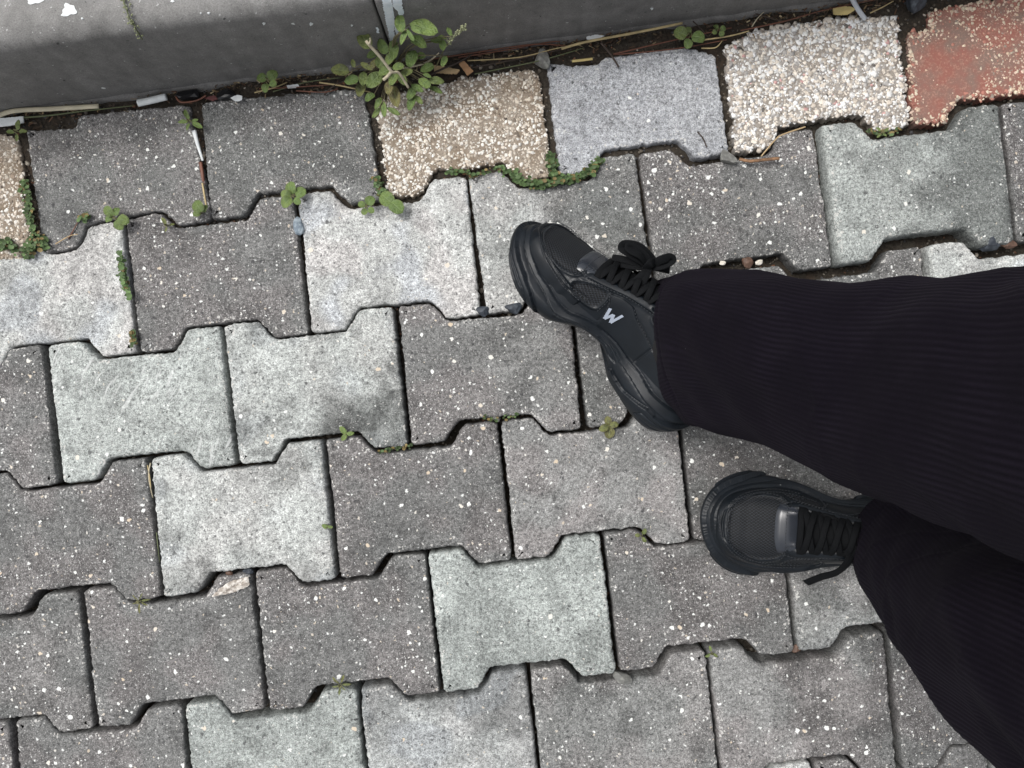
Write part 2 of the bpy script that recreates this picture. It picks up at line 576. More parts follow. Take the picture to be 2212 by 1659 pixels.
# ------------------------------------------------------------------ interlocking pavers
PITCH = np.array([378.6, -41.5])
DOWN = np.array([31.0, 310.0])
rows = {
    1: {0: ((45, 278), (69, 528)), 1: (None, (448, 479)), 2: (None, (828, 434)), 3: (None, (1197, 385)), 4: (None, (1577, 335)), 5: (None, (1966, 275))},
    2: {0: ((267, 462), (293, 761)), 1: ((642, 420), (665, 719)), 2: ((1013, 390), (1040, 668)), 3: ((1383, 335), (1412, 622)), 4: ((1770, 272), (1802, 573)), 5: ((2159, 226), (2199, 521))},
    3: {0: ((95, 743), (128, 1049)), 1: ((479, 702), (512, 1005)), 2: ((854, 661), (885, 962)), 3: ((1230, 628), (1264, 924)), 4: ((1612, 577), (1643, 885)), 5: ((2003, 524), (2035, 835))},
    4: {0: ((316, 988), (356, 1291)), 1: ((698, 950), (733, 1250)), 2: ((1077, 910), (1111, 1211)), 3: ((1463, 868), (1496, 1171)), 4: ((1845, 826), (1876, 1130))},
    5: {0: ((165, 1281), (208, 1573)), 1: ((545, 1239), (577, 1536)), 2: ((921, 1198), (954, 1496)), 3: ((1301, 1154), (1334, 1452)), 4: ((1690, 1110), (1720, 1410)), 5: ((2072, 1066), (2104, 1370))},
    6: {0: ((22, 1554), None), 1: ((391, 1522), None), 2: ((771, 1486), None), 3: ((1142, 1444), None), 4: ((1530, 1402), None), 5: ((1917, 1362), None)},
    7: {0: ((2137 - 5 * 378.6, 1602 + 5 * 41.5), None), 1: ((2137 - 4 * 378.6, 1602 + 4 * 41.5), None), 2: ((2137 - 3 * 378.6, 1602 + 3 * 41.5), None), 3: ((2137 - 2 * 378.6, 1602 + 2 * 41.5), None), 4: ((2137 - 378.6, 1602 + 41.5), None), 5: ((2137, 1602), None)},
}


def joint(r, k):
    """(top, bottom) of joint k in row r, extrapolated beyond the surveyed ones"""
    d = rows[r]
    lo, hi = min(d), max(d)
    kk = min(max(k, lo), hi)
    t, b = d[kk]
    if b is None:
        b = np.array(t, float) + DOWN
    if t is None:
        t = np.array(b, float) - DOWN
    sh = PITCH * (k - kk)
    return np.array(t, float) + sh, np.array(b, float) + sh


HW, EH, FH = 0.0976, 0.0799, 0.0573                    # half width, half height at the ears, half height at the waist
FLAT, SLOPE = 0.0385, 0.0170


def fillet(pts, rad, step=0.0022):
    """round the corners of a closed polygon (rad: one value per corner) and resample it evenly"""
    out = []
    n = len(pts)
    for i in range(n):
        p0, p1, p2 = np.array(pts[i - 1]), np.array(pts[i]), np.array(pts[(i + 1) % n])
        a, b = p0 - p1, p2 - p1
        la, lb = np.linalg.norm(a), np.linalg.norm(b)
        a, b = a / la, b / lb
        t = min(rad[i], la * 0.45, lb * 0.45)
        for k in range(6):
            s = k / 5
            out.append((1 - s) ** 2 * (p1 + a * t) + 2 * s * (1 - s) * p1 + s * s * (p1 + b * t))
    out = np.array(out)
    out = np.vstack([out, out[:1]])
    L = np.concatenate([[0], np.cumsum(np.linalg.norm(np.diff(out, axis=0), axis=1))])
    m = int(L[-1] / step)
    u = np.linspace(0, L[-1], m, endpoint=False)
    return np.stack([np.interp(u, L, out[:, 0]), np.interp(u, L, out[:, 1])], -1)


def i_shape(hw=HW, top=True):
    f, s = FLAT, SLOPE
    bot = [(-hw, -EH), (-hw + f, -EH), (-hw + f + s, -FH), (hw - f - s, -FH), (hw - f, -EH), (hw, -EH)]
    r = [0.0060, 0.0042, 0.0038, 0.0038, 0.0042, 0.0060]
    if not top:
        return bot, r
    tp = [(-x, -y) for x, y in bot]
    return bot + tp, r + r


def outline_normals(p):
    t = np.roll(p, -2, 0) - np.roll(p, 2, 0)
    t /= np.linalg.norm(t, axis=1)[:, None] + 1e-12
    return np.stack([-t[:, 1], t[:, 0]], -1)            # inward for a counter-clockwise outline


def in_poly(pts, poly):
    x, y = pts[:, 0], pts[:, 1]
    inside = np.zeros(len(pts), bool)
    px_, py_ = poly[:, 0], poly[:, 1]
    j = len(poly) - 1
    for i in range(len(poly)):
        c1 = (py_[i] > y) != (py_[j] > y)
        xi = (px_[j] - px_[i]) * (y - py_[i]) / (py_[j] - py_[i] + 1e-15) + px_[i]
        inside ^= c1 & (x < xi)
        j = i
    return inside


def dist_poly(pts, poly):
    out = np.full(len(pts), 1e9)
    for a in range(0, len(pts), 4000):
        d = pts[a:a + 4000, None, :] - poly[None, ::2, :]
        out[a:a + 4000] = np.sqrt((d ** 2).sum(-1)).min(1)
    return out


def paver_mesh(outline, mat, seed, rough=1.0, cham=1.0, drop=0.0):
    r = np.random.RandomState(seed)
    p = np.array(outline)
    m = len(p)
    area = 0.5 * np.sum(p[:, 0] * np.roll(p[:, 1], -1) - np.roll(p[:, 0], -1) * p[:, 1])
    if area < 0:
        p = p[::-1].copy()
    nrm = outline_normals(p)
    w = 0.00045 * snoise(p[:, 0] * 330, p[:, 1] * 330, seed) + 0.00035 * r.normal(size=m)
    w += 0.0011 * np.clip(snoise(p[:, 0] * 70 + 5, p[:, 1] * 70, seed + 1) - 0.55, 0, 1)
    p = p + nrm * (w * rough)[:, None]
    rings = [(0.0, -0.060, 0.5), (0.0, -0.0060 * cham, 0.9), (0.0003 * cham, -0.0030 * cham, 1.0), (0.0011 * cham, -0.0012 * cham, 1.0),
             (0.0023 * cham, -0.0004 * cham, 0.8), (0.0048 * cham, -0.0001, 0.3), (0.0105, 0.0, 0.04)]
    V, E = [], []
    for k, (d, z, e) in enumerate(rings):
        q_ = p + nrm * d
        jit = (0.00035 * r.normal(size=m) * rough) if 0 < k < 5 else np.zeros(m)
        und = 0.0006 * snoise(q_[:, 0] * 45, q_[:, 1] * 45, seed + 7) if k > 1 and drop == 0 else 0
        V.append(np.column_stack([q_, np.full(m, z) + jit + und - drop * (k > 0)]))
        E.append(np.full(m, e))
    V = np.vstack(V)
    E = np.concatenate(E)
    F = []
    for k in range(len(rings) - 1):
        for i in range(m):
            j = (i + 1) % m
            F.append((k * m + i, k * m + j, (k + 1) * m + j, (k + 1) * m + i))
    base = (len(rings) - 1) * m
    inner = V[base:, :2]
    lo, hi = inner.min(0), inner.max(0)
    g_ = np.stack(np.meshgrid(np.arange(lo[0], hi[0], 0.009), np.arange(lo[1], hi[1], 0.009)), -1).reshape(-1, 2)
    g_ = g_[in_poly(g_, inner)]
    g_ = g_[dist_poly(g_, inner) > 0.0035]
    pts = [Vector(map(float, q2)) for q2 in np.vstack([inner, g_])]
    vc, _, fc, ov, _, _ = delaunay_2d_cdt(pts, [], [list(range(m))], 1, 1e-7)
    remap, extra = [], []
    for i, o_ in enumerate(ov):
        if o_ and o_[0] < m:
            remap.append(base + o_[0])
        else:
            xy = vc[i]
            remap.append(len(V) + len(extra))
            extra.append((xy.x, xy.y, (0.0006 if drop == 0 else 0.0) * float(snoise(np.array(xy.x * 45), np.array(xy.y * 45), seed + 7)) - drop))
    F += [tuple(remap[i] for i in f) for f in fc]
    V = np.vstack([V, np.array(extra).reshape(-1, 3)])
    E = np.concatenate([E, np.zeros(len(extra))])
    me = new_mesh("paving_stone", V, F, mat, True)
    vattr(me, "edge", E)
    return me, p


def seg_dist(pts, poly):
    a_, b_ = poly, np.roll(poly, -1, 0)
    ab = b_ - a_
    t = ((pts[:, None] - a_[None]) * ab[None]).sum(-1) / ((ab * ab).sum(-1)[None] + 1e-15)
    t = np.clip(t, 0, 1)
    d = pts[:, None] - (a_[None] + t[..., None] * ab[None])
    return np.sqrt((d * d).sum(-1)).min(1)


def trim(outl, r, k, gap=0.0017):
    """pull an outline back wherever it would touch a stone laid before it"""
    c, rot, wid = local_frame(r, k)
    w = P(c[0], c[1])
    ca, sa = math.cos(rot), math.sin(rot)
    area = 0.5 * np.sum(outl[:, 0] * np.roll(outl[:, 1], -1) - np.roll(outl[:, 0], -1) * outl[:, 1])
    if area < 0:
        outl = outl[::-1].copy()
    for _ in range(2):
        W = np.stack([outl[:, 0] * ca - outl[:, 1] * sa + w.x, outl[:, 0] * sa + outl[:, 1] * ca + w.y], -1)
        push = np.zeros(len(outl))
        for pl in ALL_OUTLINES:
            if np.abs(pl.mean(0) - W.mean(0)).max() > 0.24:
                continue
            d = seg_dist(W, pl)
            ins = in_poly(W, pl)
            push = np.maximum(push, np.where(ins, d + gap, np.clip(gap - d, 0, None)))
        if push.max() <= 1e-6:
            break
        push = np.clip(push, 0, 0.007)
        push = (np.roll(push, 1) + 2 * push + np.roll(push, -1)) / 4
        outl = outl + outline_normals(outl) * push[:, None]
    return outl


pavement = empty("pavement", (0, 0, 0), kind="structure")
ALL_OUTLINES = []                                       # world-plan outlines, for scattering grit in the joints


def local_frame(r, k):
    """centre (survey), rotation of the stone between joints k-1 and k of row r"""
    t0, b0 = joint(r, k - 1)
    t1, b1 = joint(r, k)
    c = (t0 + t1 + b0 + b1) / 4
    dv = (t1 - t0) + (b1 - b0)
    return c, math.atan2(-dv[1], dv[0]), np.linalg.norm(dv) / 2 / S


# tone_a, tone_b, gradient direction (deg, image sense up=90) , offset, chips, blue, green
DK = (0.150, 0.165, 0, -1.0, 1.0, 0.0, 0.0)
STONES = {
    (1, 1): (0.155, 0.175, 0, -0.6, 0.95, 0.0, 0.1), (1, 2): (0.150, 0.24, -60, -1.1, 1.25, 0.0, 0.2), (1, 4): (0.31, 0.33, 90, 0.0, 0.20, 1.9, 0.0),
    (2, 0): (0.36, 0.39, 0, 0.0, 0.25, 0.9, 0.3), (2, 1): (0.148, 0.165, 0, -0.6, 1.0, 0.0, 0.0), (2, 2): (0.39, 0.41, 0, 0.0, 0.28, 1.0, 0.2),
    (2, 3): (0.160, 0.32, -150, -0.10, 0.7, 0.2, 0.4), (2, 4): (0.140, 0.155, 0, -0.5, 1.35, 0.0, 0.0), (2, 5): (0.165, 0.30, -165, 0.12, 0.35, 0.3, 0.9),
    (2, 6): (0.130, 0.145, 0, 0.0, 1.3, 0.0, 0.0),
    (3, 0): (0.145, 0.16, 0, 0.0, 1.0, 0.0, 0.0), (3, 1): (0.27, 0.345, 120, 0.5, 0.28, 0.3, 0.9), (3, 2): (0.17, 0.35, 132, 0.40, 0.28, 0.6, 0.6),
    (3, 3): (0.165, 0.21, 0, -0.1, 0.85, 0.0, 0.0), (3, 4): (0.17, 0.42, 45, -0.75, 0.7, 0.3, 0.3), (3, 5): (0.14, 0.42, 180, -0.55, 0.9, 0.2, 0.3), (3, 6): (0.38, 0.41, 0, 0.2, 0.3, 1.0, 0.5),
    (4, 0): (0.145, 0.155, 0, -0.4, 1.15, 0.0, 0.0), (4, 1): (0.20, 0.375, 80, 0.75, 0.3, 0.7, 0.5), (4, 2): (0.145, 0.155, 0, -0.5, 0.75, 0.0, 0.0),
    (4, 3): (0.215, 0.235, 0, 0.0, 0.7, 0.0, 0.0), (4, 4): (0.125, 0.14, 0, -0.3, 0.6, 0.0, 0.0), (4, 5): (0.14, 0.15, 0, 0, 0.8, 0, 0),
    (5, 0): (0.150, 0.175, 0, -0.4, 0.85, 0.0, 0.2), (5, 1): (0.160, 0.175, 0, -0.4, 0.8, 0.0, 0.0), (5, 2): (0.145, 0.155, 0, -0.4, 1.05, 0.0, 0.0),
    (5, 3): (0.26, 0.325, 90, 0.3, 0.38, 0.2, 1.0), (5, 4): (0.145, 0.155, 0, -0.4, 0.85, 0.0, 0.0), (5, 5): (0.23, 0.28, 0, 0.2, 0.4, 0.2, 0.3), (5, 6): (0.2, 0.2, 0, 0, 0.6, 0, 0),
    (6, 0): (0.15, 0.16, 0, 0, 0.9, 0, 0), (6, 1): (0.150, 0.165, 0, -0.4, 0.95, 0.0, 0.0), (6, 2): (0.27, 0.325, -90, 0.0, 0.45, 0.3, 1.0), (6, 3): (0.22, 0.36, -80, 0.40, 0.28, 1.3, 0.4),
    (6, 4): (0.180, 0.215, 0, 0.0, 0.8, 0.0, 0.2), (6, 5): (0.140, 0.23, 180, 0.1, 0.6, 0.0, 0.0), (6, 6): (0.130, 0.14, 0, 0.0, 0.9, 0.0, 0.0),
    (7, 5): (0.15, 0.17, 0, 0, 0.8, 0, 0), (7, 6): (0.25, 0.27, 0, 0, 0.6, 0, 0.5),
}
Z_OFF = {(2, 5): 0.004, (3, 3): 0.001, (4, 1): 0.003, (5, 1): -0.002, (5, 5): 0.002, (6, 3): -0.004, (6, 4): -0.003, (6, 2): -0.004, (6, 1): -0.003, (5, 3): 0.002, (4, 2): 0.001,
         (2, 4): -0.005, (2, 3): -0.001, (3, 5): -0.006, (3, 4): -0.005, (5, 2): -0.002, (6, 5): -0.003}
CHAM = {(2, 5): 1.7, (6, 3): 1.6, (5, 1): 1.5, (6, 5): 1.6, (5, 5): 1.8, (4, 1): 1.2, (3, 1): 1.2, (5, 3): 1.2, (4, 2): 1.3}


def set_look(o, st):
    ta, tb, ang, off, ch, bl, gr = st
    ta, tb = (t_ * (1.07 if t_ > 0.25 else 0.97) for t_ in (ta, tb))
    o["tone_a"], o["tone_b"] = float(ta), float(tb)
    o["grad_x"] = 9.0 * math.cos(math.radians(ang))
    o["grad_y"] = 9.0 * math.sin(math.radians(ang))
    o["scuff"] = 0.0
    o["stain"] = 0.86
    o["grad_off"], o["chips"], o["blue"], o["green"] = float(off), float(ch), float(bl), float(gr)


def place_stone(r, k, me, outl, st, zoff, tilt):
    c, rot, wid = local_frame(r, k)
    w = P(c[0], c[1])
    o = obj("paving_stone", me, pavement)
    o.location = (w.x, w.y, zoff)
    o.rotation_euler = (tilt[0], tilt[1], rot)
    set_look(o, st)
    o["scuff"] = {(3, 1): 0.55, (4, 3): 0.2}.get((r, k), 0.0)
    o["stain"] = {(1, 4): 0.95, (3, 1): 0.8, (3, 2): 0.6, (4, 1): 0.68, (2, 2): 0.86, (2, 0): 0.85, (6, 5): 0.7, (6, 4): 0.75, (5, 5): 0.7, (2, 5): 0.75}.get((r, k), 0.82)
    ca, sa = math.cos(rot), math.sin(rot)
    ALL_OUTLINES.append(np.stack([outl[:, 0] * ca - outl[:, 1] * sa + w.x, outl[:, 0] * sa + outl[:, 1] * ca + w.y], -1))
    return o


# cut stones of the first row: their upper edge follows the kerb, surveyed one by one
TOPS = {
    0: [(38, 300), (20, 288), (-60, 296), (-330, 330)],
    1: [(408, 226), (300, 234), (170, 248), (161, 276), (104, 279), (54, 279)],
    2: [(788, 192), (700, 193), (600, 205), (480, 213), (433, 222)],
    3: [(1164, 156), (1147, 147), (1090, 155), (1001, 166), (950, 184), (870, 192), (812, 226)],
    4: [(1546, 117), (1510, 108), (1481, 101), (1390, 112), (1303, 124), (1290, 138), (1232, 140), (1181, 134)],
    5: [(1938, 37), (1880, 34), (1815, 35), (1715, 49), (1625, 66), (1565, 103)],
    6: [(2330, -40), (2212, -12), (2110, 2), (2010, 22), (2004, 60), (1962, 66)],
}
AGG = {}
for k in range(0, 7):
    c, rot, wid = local_frame(1, k)
    w = P(c[0], c[1])
    ca, sa = math.cos(rot), math.sin(rot)
    hw = wid / 2 - 0.0026
    bot, rad = i_shape(hw, False)
    top = []
    for (x, y) in TOPS[k]:
        gpt = G(x, y) - np.array([w.x, w.y])
        top.append((gpt[0] * ca + gpt[1] * sa, -gpt[0] * sa + gpt[1] * ca))
    if k == 0:
        bot = [(-hw - 0.06, -EH)] + bot[1:]
    outl = fillet(bot + top, rad + [0.004] * len(top))
    agg = k in (0, 3, 5, 6)
    mat = {0: MAT_BEIGE, 3: MAT_BEIGE, 5: MAT_WHITE, 6: MAT_RED}.get(k, MAT_PAVER)
    me, p = paver_mesh(outl, mat, 100 + k, rough=3.0 if agg else 1.4, cham=1.0, drop=0.0016 if agg else 0.0)
    o = place_stone(1, k, me, p, STONES.get((1, k), DK), 0.0, (0, 0))
    if agg:
        AGG[k] = (o, p)

# generic stones, then measured rows
shared = []
for v in range(4):
    b_, r_ = i_shape()
    shared.append(paver_mesh(fillet(b_, r_, 0.005), MAT_PAVER, 300 + v))
for r in range(2, 8):
    for k in range(-2, 9):
        c, rot, wid = local_frame(r, k)
        inside = -260 < c[0] < 2470 and -200 < c[1] < 1880
        rr = random.Random(r * 37 + k * 11)
        tilt = (math.radians(rr.uniform(-0.5, 0.5)), math.radians(rr.uniform(-0.5, 0.5)))
        z = Z_OFF.get((r, k), rr.uniform(-0.0022, 0.0012))
        st = STONES.get((r, k))
        if st is None:
            t = rr.choice([0.15, 0.16, 0.17, 0.3, 0.35])
            st = (t, t * 1.1, rr.uniform(0, 360), 0.0, 0.9 if t < 0.2 else 0.45, 0.3, 0.4)
        if inside:
            t0, b0 = joint(r, k - 1)
            t1, b1 = joint(r, k)
            b_, r_ = i_shape(wid / 2 - rr.uniform(0.0018, 0.0027))
            me, p = paver_mesh(trim(fillet(b_, r_), r, k), MAT_PAVER, 1000 + r * 20 + k, 1.15, CHAM.get((r, k), rr.uniform(0.8, 1.15)))
        else:
            me, p = shared[(r + k) % 4]
        place_stone(r, k, me, p, st, z, tilt)
# rows beyond the frame towards the viewer's back
d7t = np.array([rows[7][5][0][0], rows[7][5][0][1]], float)
for r in (8, 9):
    base_k = {8: (6, 5), 9: (7, 5)}[r]
    for k in range(-2, 9):
        c, rot, wid = local_frame(base_k[0] if r == 8 else 7, k)
        c = c + np.array([62.0, 546.0])
        w = P(c[0], c[1])
        me, p = shared[(r + k) % 4]
        o = obj("paving_stone", me, pavement)
        o.location = (w.x, w.y, -0.001)
        o.rotation_euler = (0, 0, rot)
        t = rnd.choice([0.15, 0.16, 0.17, 0.3])
        set_look(o, (t, t * 1.1, rnd.uniform(0, 360), 0.0, 0.9, 0.3, 0.3))

# ------------------------------------------------------------------ exposed aggregate on the worn stones
PH = (1 + 5 ** 0.5) / 2
ICO_V = np.array([(-1, PH, 0), (1, PH, 0), (-1, -PH, 0), (1, -PH, 0), (0, -1, PH), (0, 1, PH), (0, -1, -PH), (0, 1, -PH), (PH, 0, -1), (PH, 0, 1), (-PH, 0, -1), (-PH, 0, 1)]) / math.sqrt(1 + PH * PH)
ICO_F = np.array([(0, 11, 5), (0, 5, 1), (0, 1, 7), (0, 7, 10), (0, 10, 11), (1, 5, 9), (5, 11, 4), (11, 10, 2), (10, 7, 6), (7, 1, 8), (3, 9, 4), (3, 4, 2), (3, 2, 6), (3, 6, 8), (3, 8, 9), (4, 9, 5), (2, 4, 11), (6, 2, 10), (8, 6, 7), (9, 8, 1)])


def pebble_mesh(name, pos, size, cols, mat, seed, flat=0.55, rough=0.22, smooth=False, cap=None):
    r = np.random.RandomState(seed)
    n = len(pos)
    sc = np.stack([r.uniform(0.65, 1.25, n), r.uniform(0.65, 1.25, n), r.uniform(0.75, 1.2, n) * flat], -1) * size[:, None]
    ang = r.uniform(0, 6.28, n)
    V = ICO_V[None] * (1 + r.uniform(-rough, rough, (n, 12, 1)))
    # random tumble before flattening
    q_ = r.normal(size=(n, 4))
    q_ /= np.linalg.norm(q_, axis=1)[:, None]
    w_, x_, y_, z_ = q_.T
    R = np.stack([np.stack([1 - 2 * (y_ ** 2 + z_ ** 2), 2 * (x_ * y_ - z_ * w_), 2 * (x_ * z_ + y_ * w_)], -1),
                  np.stack([2 * (x_ * y_ + z_ * w_), 1 - 2 * (x_ ** 2 + z_ ** 2), 2 * (y_ * z_ - x_ * w_)], -1),
                  np.stack([2 * (x_ * z_ - y_ * w_), 2 * (y_ * z_ + x_ * w_), 1 - 2 * (x_ ** 2 + y_ ** 2)], -1)], 1)
    V = np.einsum('nij,nkj->nki', R, V) * sc[:, None, :]
    ca, sa = np.cos(ang)[:, None], np.sin(ang)[:, None]
    X = V[..., 0] * ca - V[..., 1] * sa
    Y = V[..., 0] * sa + V[..., 1] * ca
    V = np.stack([X, Y, V[..., 2]], -1) + pos[:, None, :]
    if cap is not None:
        V[..., 2] = np.minimum(V[..., 2], cap + r.normal(size=(n, 1)) * 0.00015 + r.normal(size=(n, 12)) * 0.00006)
    F = (ICO_F[None] + (np.arange(n) * 12)[:, None, None]).reshape(-1, 3)
    me = np_mesh(name, V.reshape(-1, 3), F, mat, smooth)
    vattr(me, "tint", np.repeat(np.column_stack([cols, np.ones(n)]), 12, axis=0), 'FLOAT_COLOR')
    return me


def scatter(poly, spacing, seed):
    r = np.random.RandomState(seed)
    lo, hi = poly.min(0), poly.max(0)
    xs = np.arange(lo[0], hi[0], spacing)
    ys = np.arange(lo[1], hi[1], spacing)
    g = np.stack(np.meshgrid(xs, ys), -1).reshape(-1, 2) + r.uniform(-0.5, 0.5, (len(xs) * len(ys), 2)) * spacing
    g = g[in_poly(g, poly)]
    return g


def palette(n, table, seed):
    r = np.random.RandomState(seed)
    cols = np.array([t[:3] for t in table])
    pr = np.array([t[3] for t in table], float)
    c_ = cols[r.choice(len(cols), n, p=pr / pr.sum())]
    return np.clip(c_ * r.uniform(0.8, 1.12, (n, 1)), 0, 0.86)


for k, (o, poly) in AGG.items():
    r = np.random.RandomState(50 + k)
    if k == 5:
        pts = np.vstack([scatter(poly, 0.0030, 1), scatter(poly, 0.0050, 2)])
        ed = dist_poly(pts, poly)
        pts, ed = pts[ed > 0.0011], ed[ed > 0.0011]
        up = np.clip((pts[:, 1] - 0.02) / 0.06, 0, 1)          # coarser along the kerb edge
        size = 0.0009 + 0.0024 * r.uniform(0, 1, len(pts)) ** 1.8 + 0.0008 * r.uniform(0, 1, len(pts))
        size = size * (1 + 0.9 * up * r.uniform(0, 1, len(pts)))
        cols = palette(len(pts), [(0.86, 0.85, 0.82, 5), (0.78, 0.71, 0.62, 2.6), (0.62, 0.55, 0.47, 1.6), (0.46, 0.44, 0.42, 1.8), (0.34, 0.30, 0.26, 0.8), (0.60, 0.36, 0.34, 0.12), (0.12, 0.11, 0.10, 0.15)], 3)
        pos = np.column_stack([pts, -0.0016 + r.uniform(-0.0005, 0.0003, len(pts)) - 0.0022 * np.clip(1 - ed / 0.005, 0, 1) ** 1.5])
        me = pebble_mesh("aggregate", pos, size, cols, MAT_PEBBLE, 5, 0.6, 0.42, cap=-0.00150)
    elif k in (0, 3):
        pts = np.vstack([scatter(poly, 0.0029, 4), scatter(poly, 0.0048, 5)])
        ed = dist_poly(pts, poly)
        pts, ed = pts[ed > 0.0011], ed[ed > 0.0011]
        size = 0.0009 + 0.0020 * r.uniform(0, 1, len(pts)) ** 1.8
        pale = palette(len(pts), [(0.82, 0.79, 0.73, 5), (0.70, 0.63, 0.54, 3), (0.56, 0.49, 0.41, 1.5), (0.20, 0.165, 0.13, 0.5)], 6)
        tan = palette(len(pts), [(0.60, 0.53, 0.44, 4), (0.46, 0.39, 0.31, 3), (0.72, 0.67, 0.59, 2.6), (0.32, 0.25, 0.19, 1.2), (0.10, 0.08, 0.065, 0.6)], 7)
        fld = snoise(pts[:, 0] * 45, pts[:, 1] * 45, 21) + (pts[:, 0] * 9 - pts[:, 1] * 6) + 0.1 * r.normal(size=len(pts))
        cols = np.where((fld > 0.5)[:, None], tan, pale) if k == 3 else np.where((fld > 0.5)[:, None], tan, pale)
        pos = np.column_stack([pts, -0.0016 + r.uniform(-0.0007, 0.0003, len(pts)) - 0.0022 * np.clip(1 - ed / 0.005, 0, 1) ** 1.5])
        me = pebble_mesh("aggregate", pos, size, cols, MAT_PEBBLE, 8, 0.65, 0.4, cap=-0.00150)
    else:
        pts = np.vstack([scatter(poly, 0.0030, 9), scatter(poly, 0.0052, 10)])
        ed = dist_poly(pts, poly)
        pts, ed = pts[ed > 0.0011], ed[ed > 0.0011]
        f = snoise(pts[:, 0] * 55, pts[:, 1] * 55, 31) + 0.5 * snoise(pts[:, 0] * 150, pts[:, 1] * 150, 32)
        upper = np.clip((pts[:, 1] - 0.0) / 0.05, -0.4, 1)
        want = (ed < 0.0065 + 0.003 * snoise(pts[:, 0] * 120, pts[:, 1] * 120, 33)) | (f + 0.8 * upper > 0.30) | (r.uniform(size=len(pts)) < 0.10) | ((pts[:, 0] < -0.035 + 0.02 * snoise(pts[:, 0] * 90, pts[:, 1] * 90, 35)) & (pts[:, 1] > 0.012) & (r.uniform(size=len(pts)) < 0.75))
        pts, ed = pts[want], ed[want]
        size = r.uniform(0.0008, 0.0022, len(pts)) * (1 + 0.35 * (ed < 0.008))
        cols = palette(len(pts), [(0.70, 0.60, 0.46, 4), (0.60, 0.45, 0.33, 3), (0.66, 0.50, 0.40, 2), (0.46, 0.20, 0.15, 2.0), (0.33, 0.28, 0.23, 0.8)], 11)
        pos = np.column_stack([pts, -0.0017 + r.uniform(-0.0008, 0.0002, len(pts)) - 0.0022 * np.clip(1 - ed / 0.005, 0, 1) ** 1.5])
        me = pebble_mesh("aggregate", pos, size, cols, MAT_PEBBLE, 12, 0.6, 0.42, cap=-0.00155)
    a_ = obj("aggregate", me, o, kind="stuff")

# grit lying in the joints
r = np.random.RandomState(77)
cand = np.stack([r.uniform(-0.66, 0.66, 60000), r.uniform(-0.52, 0.46, 60000)], -1)
cand = cand[(kerb_q(cand) < -0.003)]
hit = np.zeros(len(cand), bool)
for pl in ALL_OUTLINES:
    lo, hi = pl.min(0), pl.max(0)
    sel = np.where((cand[:, 0] > lo[0]) & (cand[:, 0] < hi[0]) & (cand[:, 1] > lo[1]) & (cand[:, 1] < hi[1]))[0]
    if len(sel):
        hit[sel] |= in_poly(cand[sel], pl[::3])
gr = cand[~hit]
qv = kerb_q(gr)
keep = (r.uniform(size=len(gr)) < np.where(qv > -0.06, 0.30, 0.55))
gr, qv = gr[keep], qv[keep]
lv = np.interp(qv, [-0.75, -0.45, -0.28, -0.12, -0.04, 0.0], [-0.036, -0.032, -0.022, -0.0100, -0.0065, -0.004])
lv = np.where((gr[:, 0] > 0.2) & (qv < -0.12), lv - 0.006, lv)
size = r.uniform(0.0007, 0.0019, len(gr)) * np.where(r.uniform(size=len(gr)) < 0.06, 1.8, 1)
cols = palette(len(gr), [(0.10, 0.085, 0.065, 5), (0.16, 0.14, 0.115, 3), (0.06, 0.06, 0.065, 3), (0.30, 0.27, 0.22, 0.8), (0.5, 0.45, 0.38, 0.35), (0.17, 0.075, 0.04, 0.8)], 78)
tag(obj("grit", pebble_mesh("grit", np.column_stack([gr, lv + 0.0006]), size, cols, MAT_PEBBLE, 79, 0.7, 0.3)),
    "dark soil crumbs and grit lying in the joints between pavers", "grit", kind="stuff")

# ------------------------------------------------------------------ the person: corduroy trousers and two chunky trainers
def leather_material(name, col, rough):
    m = M(name)
    oc = m.node("TexCoord").outputs["Object"]
    n1, _ = m.noise(oc, 900.0, 3.0, 0.6)
    n2, _ = m.noise(oc, 40.0, 3.0, 0.6)
    c = m.mix(m.smooth(n2, 0.35, 0.7), tuple(x * 0.85 for x in col), tuple(x * 1.2 for x in col))
    d1, _ = m.chips(m.vmath('ADD', oc, (0.3, 0.7, 0.1)), 110.0, 0.02, 0.03, 0.13, '3D')
    c = m.mix(m.math('MULTIPLY', d1, 0.55), c, (0.35, 0.36, 0.36))
    rr = m.math('MULTIPLY_ADD', n2, 0.2, rough - 0.1)
    return m.finish(c, rr, n1, 0.25, 0.0005, 0.30)


def mesh_fabric_material():
    m = M("shoe_mesh_fabric")
    uv = m.node("UVMap", uv_map="surface").outputs[0]
    sep = m.node("SeparateXYZ", {"Vector": uv})
    u, v = sep.outputs[0], sep.outputs[1]
    p = 2 * math.pi / 0.0068
    a = m.math('SINE', m.math('MULTIPLY', m.math('ADD', m.math('MULTIPLY', u, 0.75), v), p))
    b = m.math('SINE', m.math('MULTIPLY', m.math('SUBTRACT', m.math('MULTIPLY', u, 0.75), v), p))
    h = m.math('MULTIPLY', a, b)
    hole = m.smooth(m.math('ABSOLUTE', h), 0.25, 0.6)
    c = m.mix(hole, (0.017, 0.020, 0.025), (0.0010, 0.0012, 0.0016))
    return m.finish(c, 0.65, m.math('SUBTRACT', 1.0, hole), 0.9, 0.0015, 0.35)


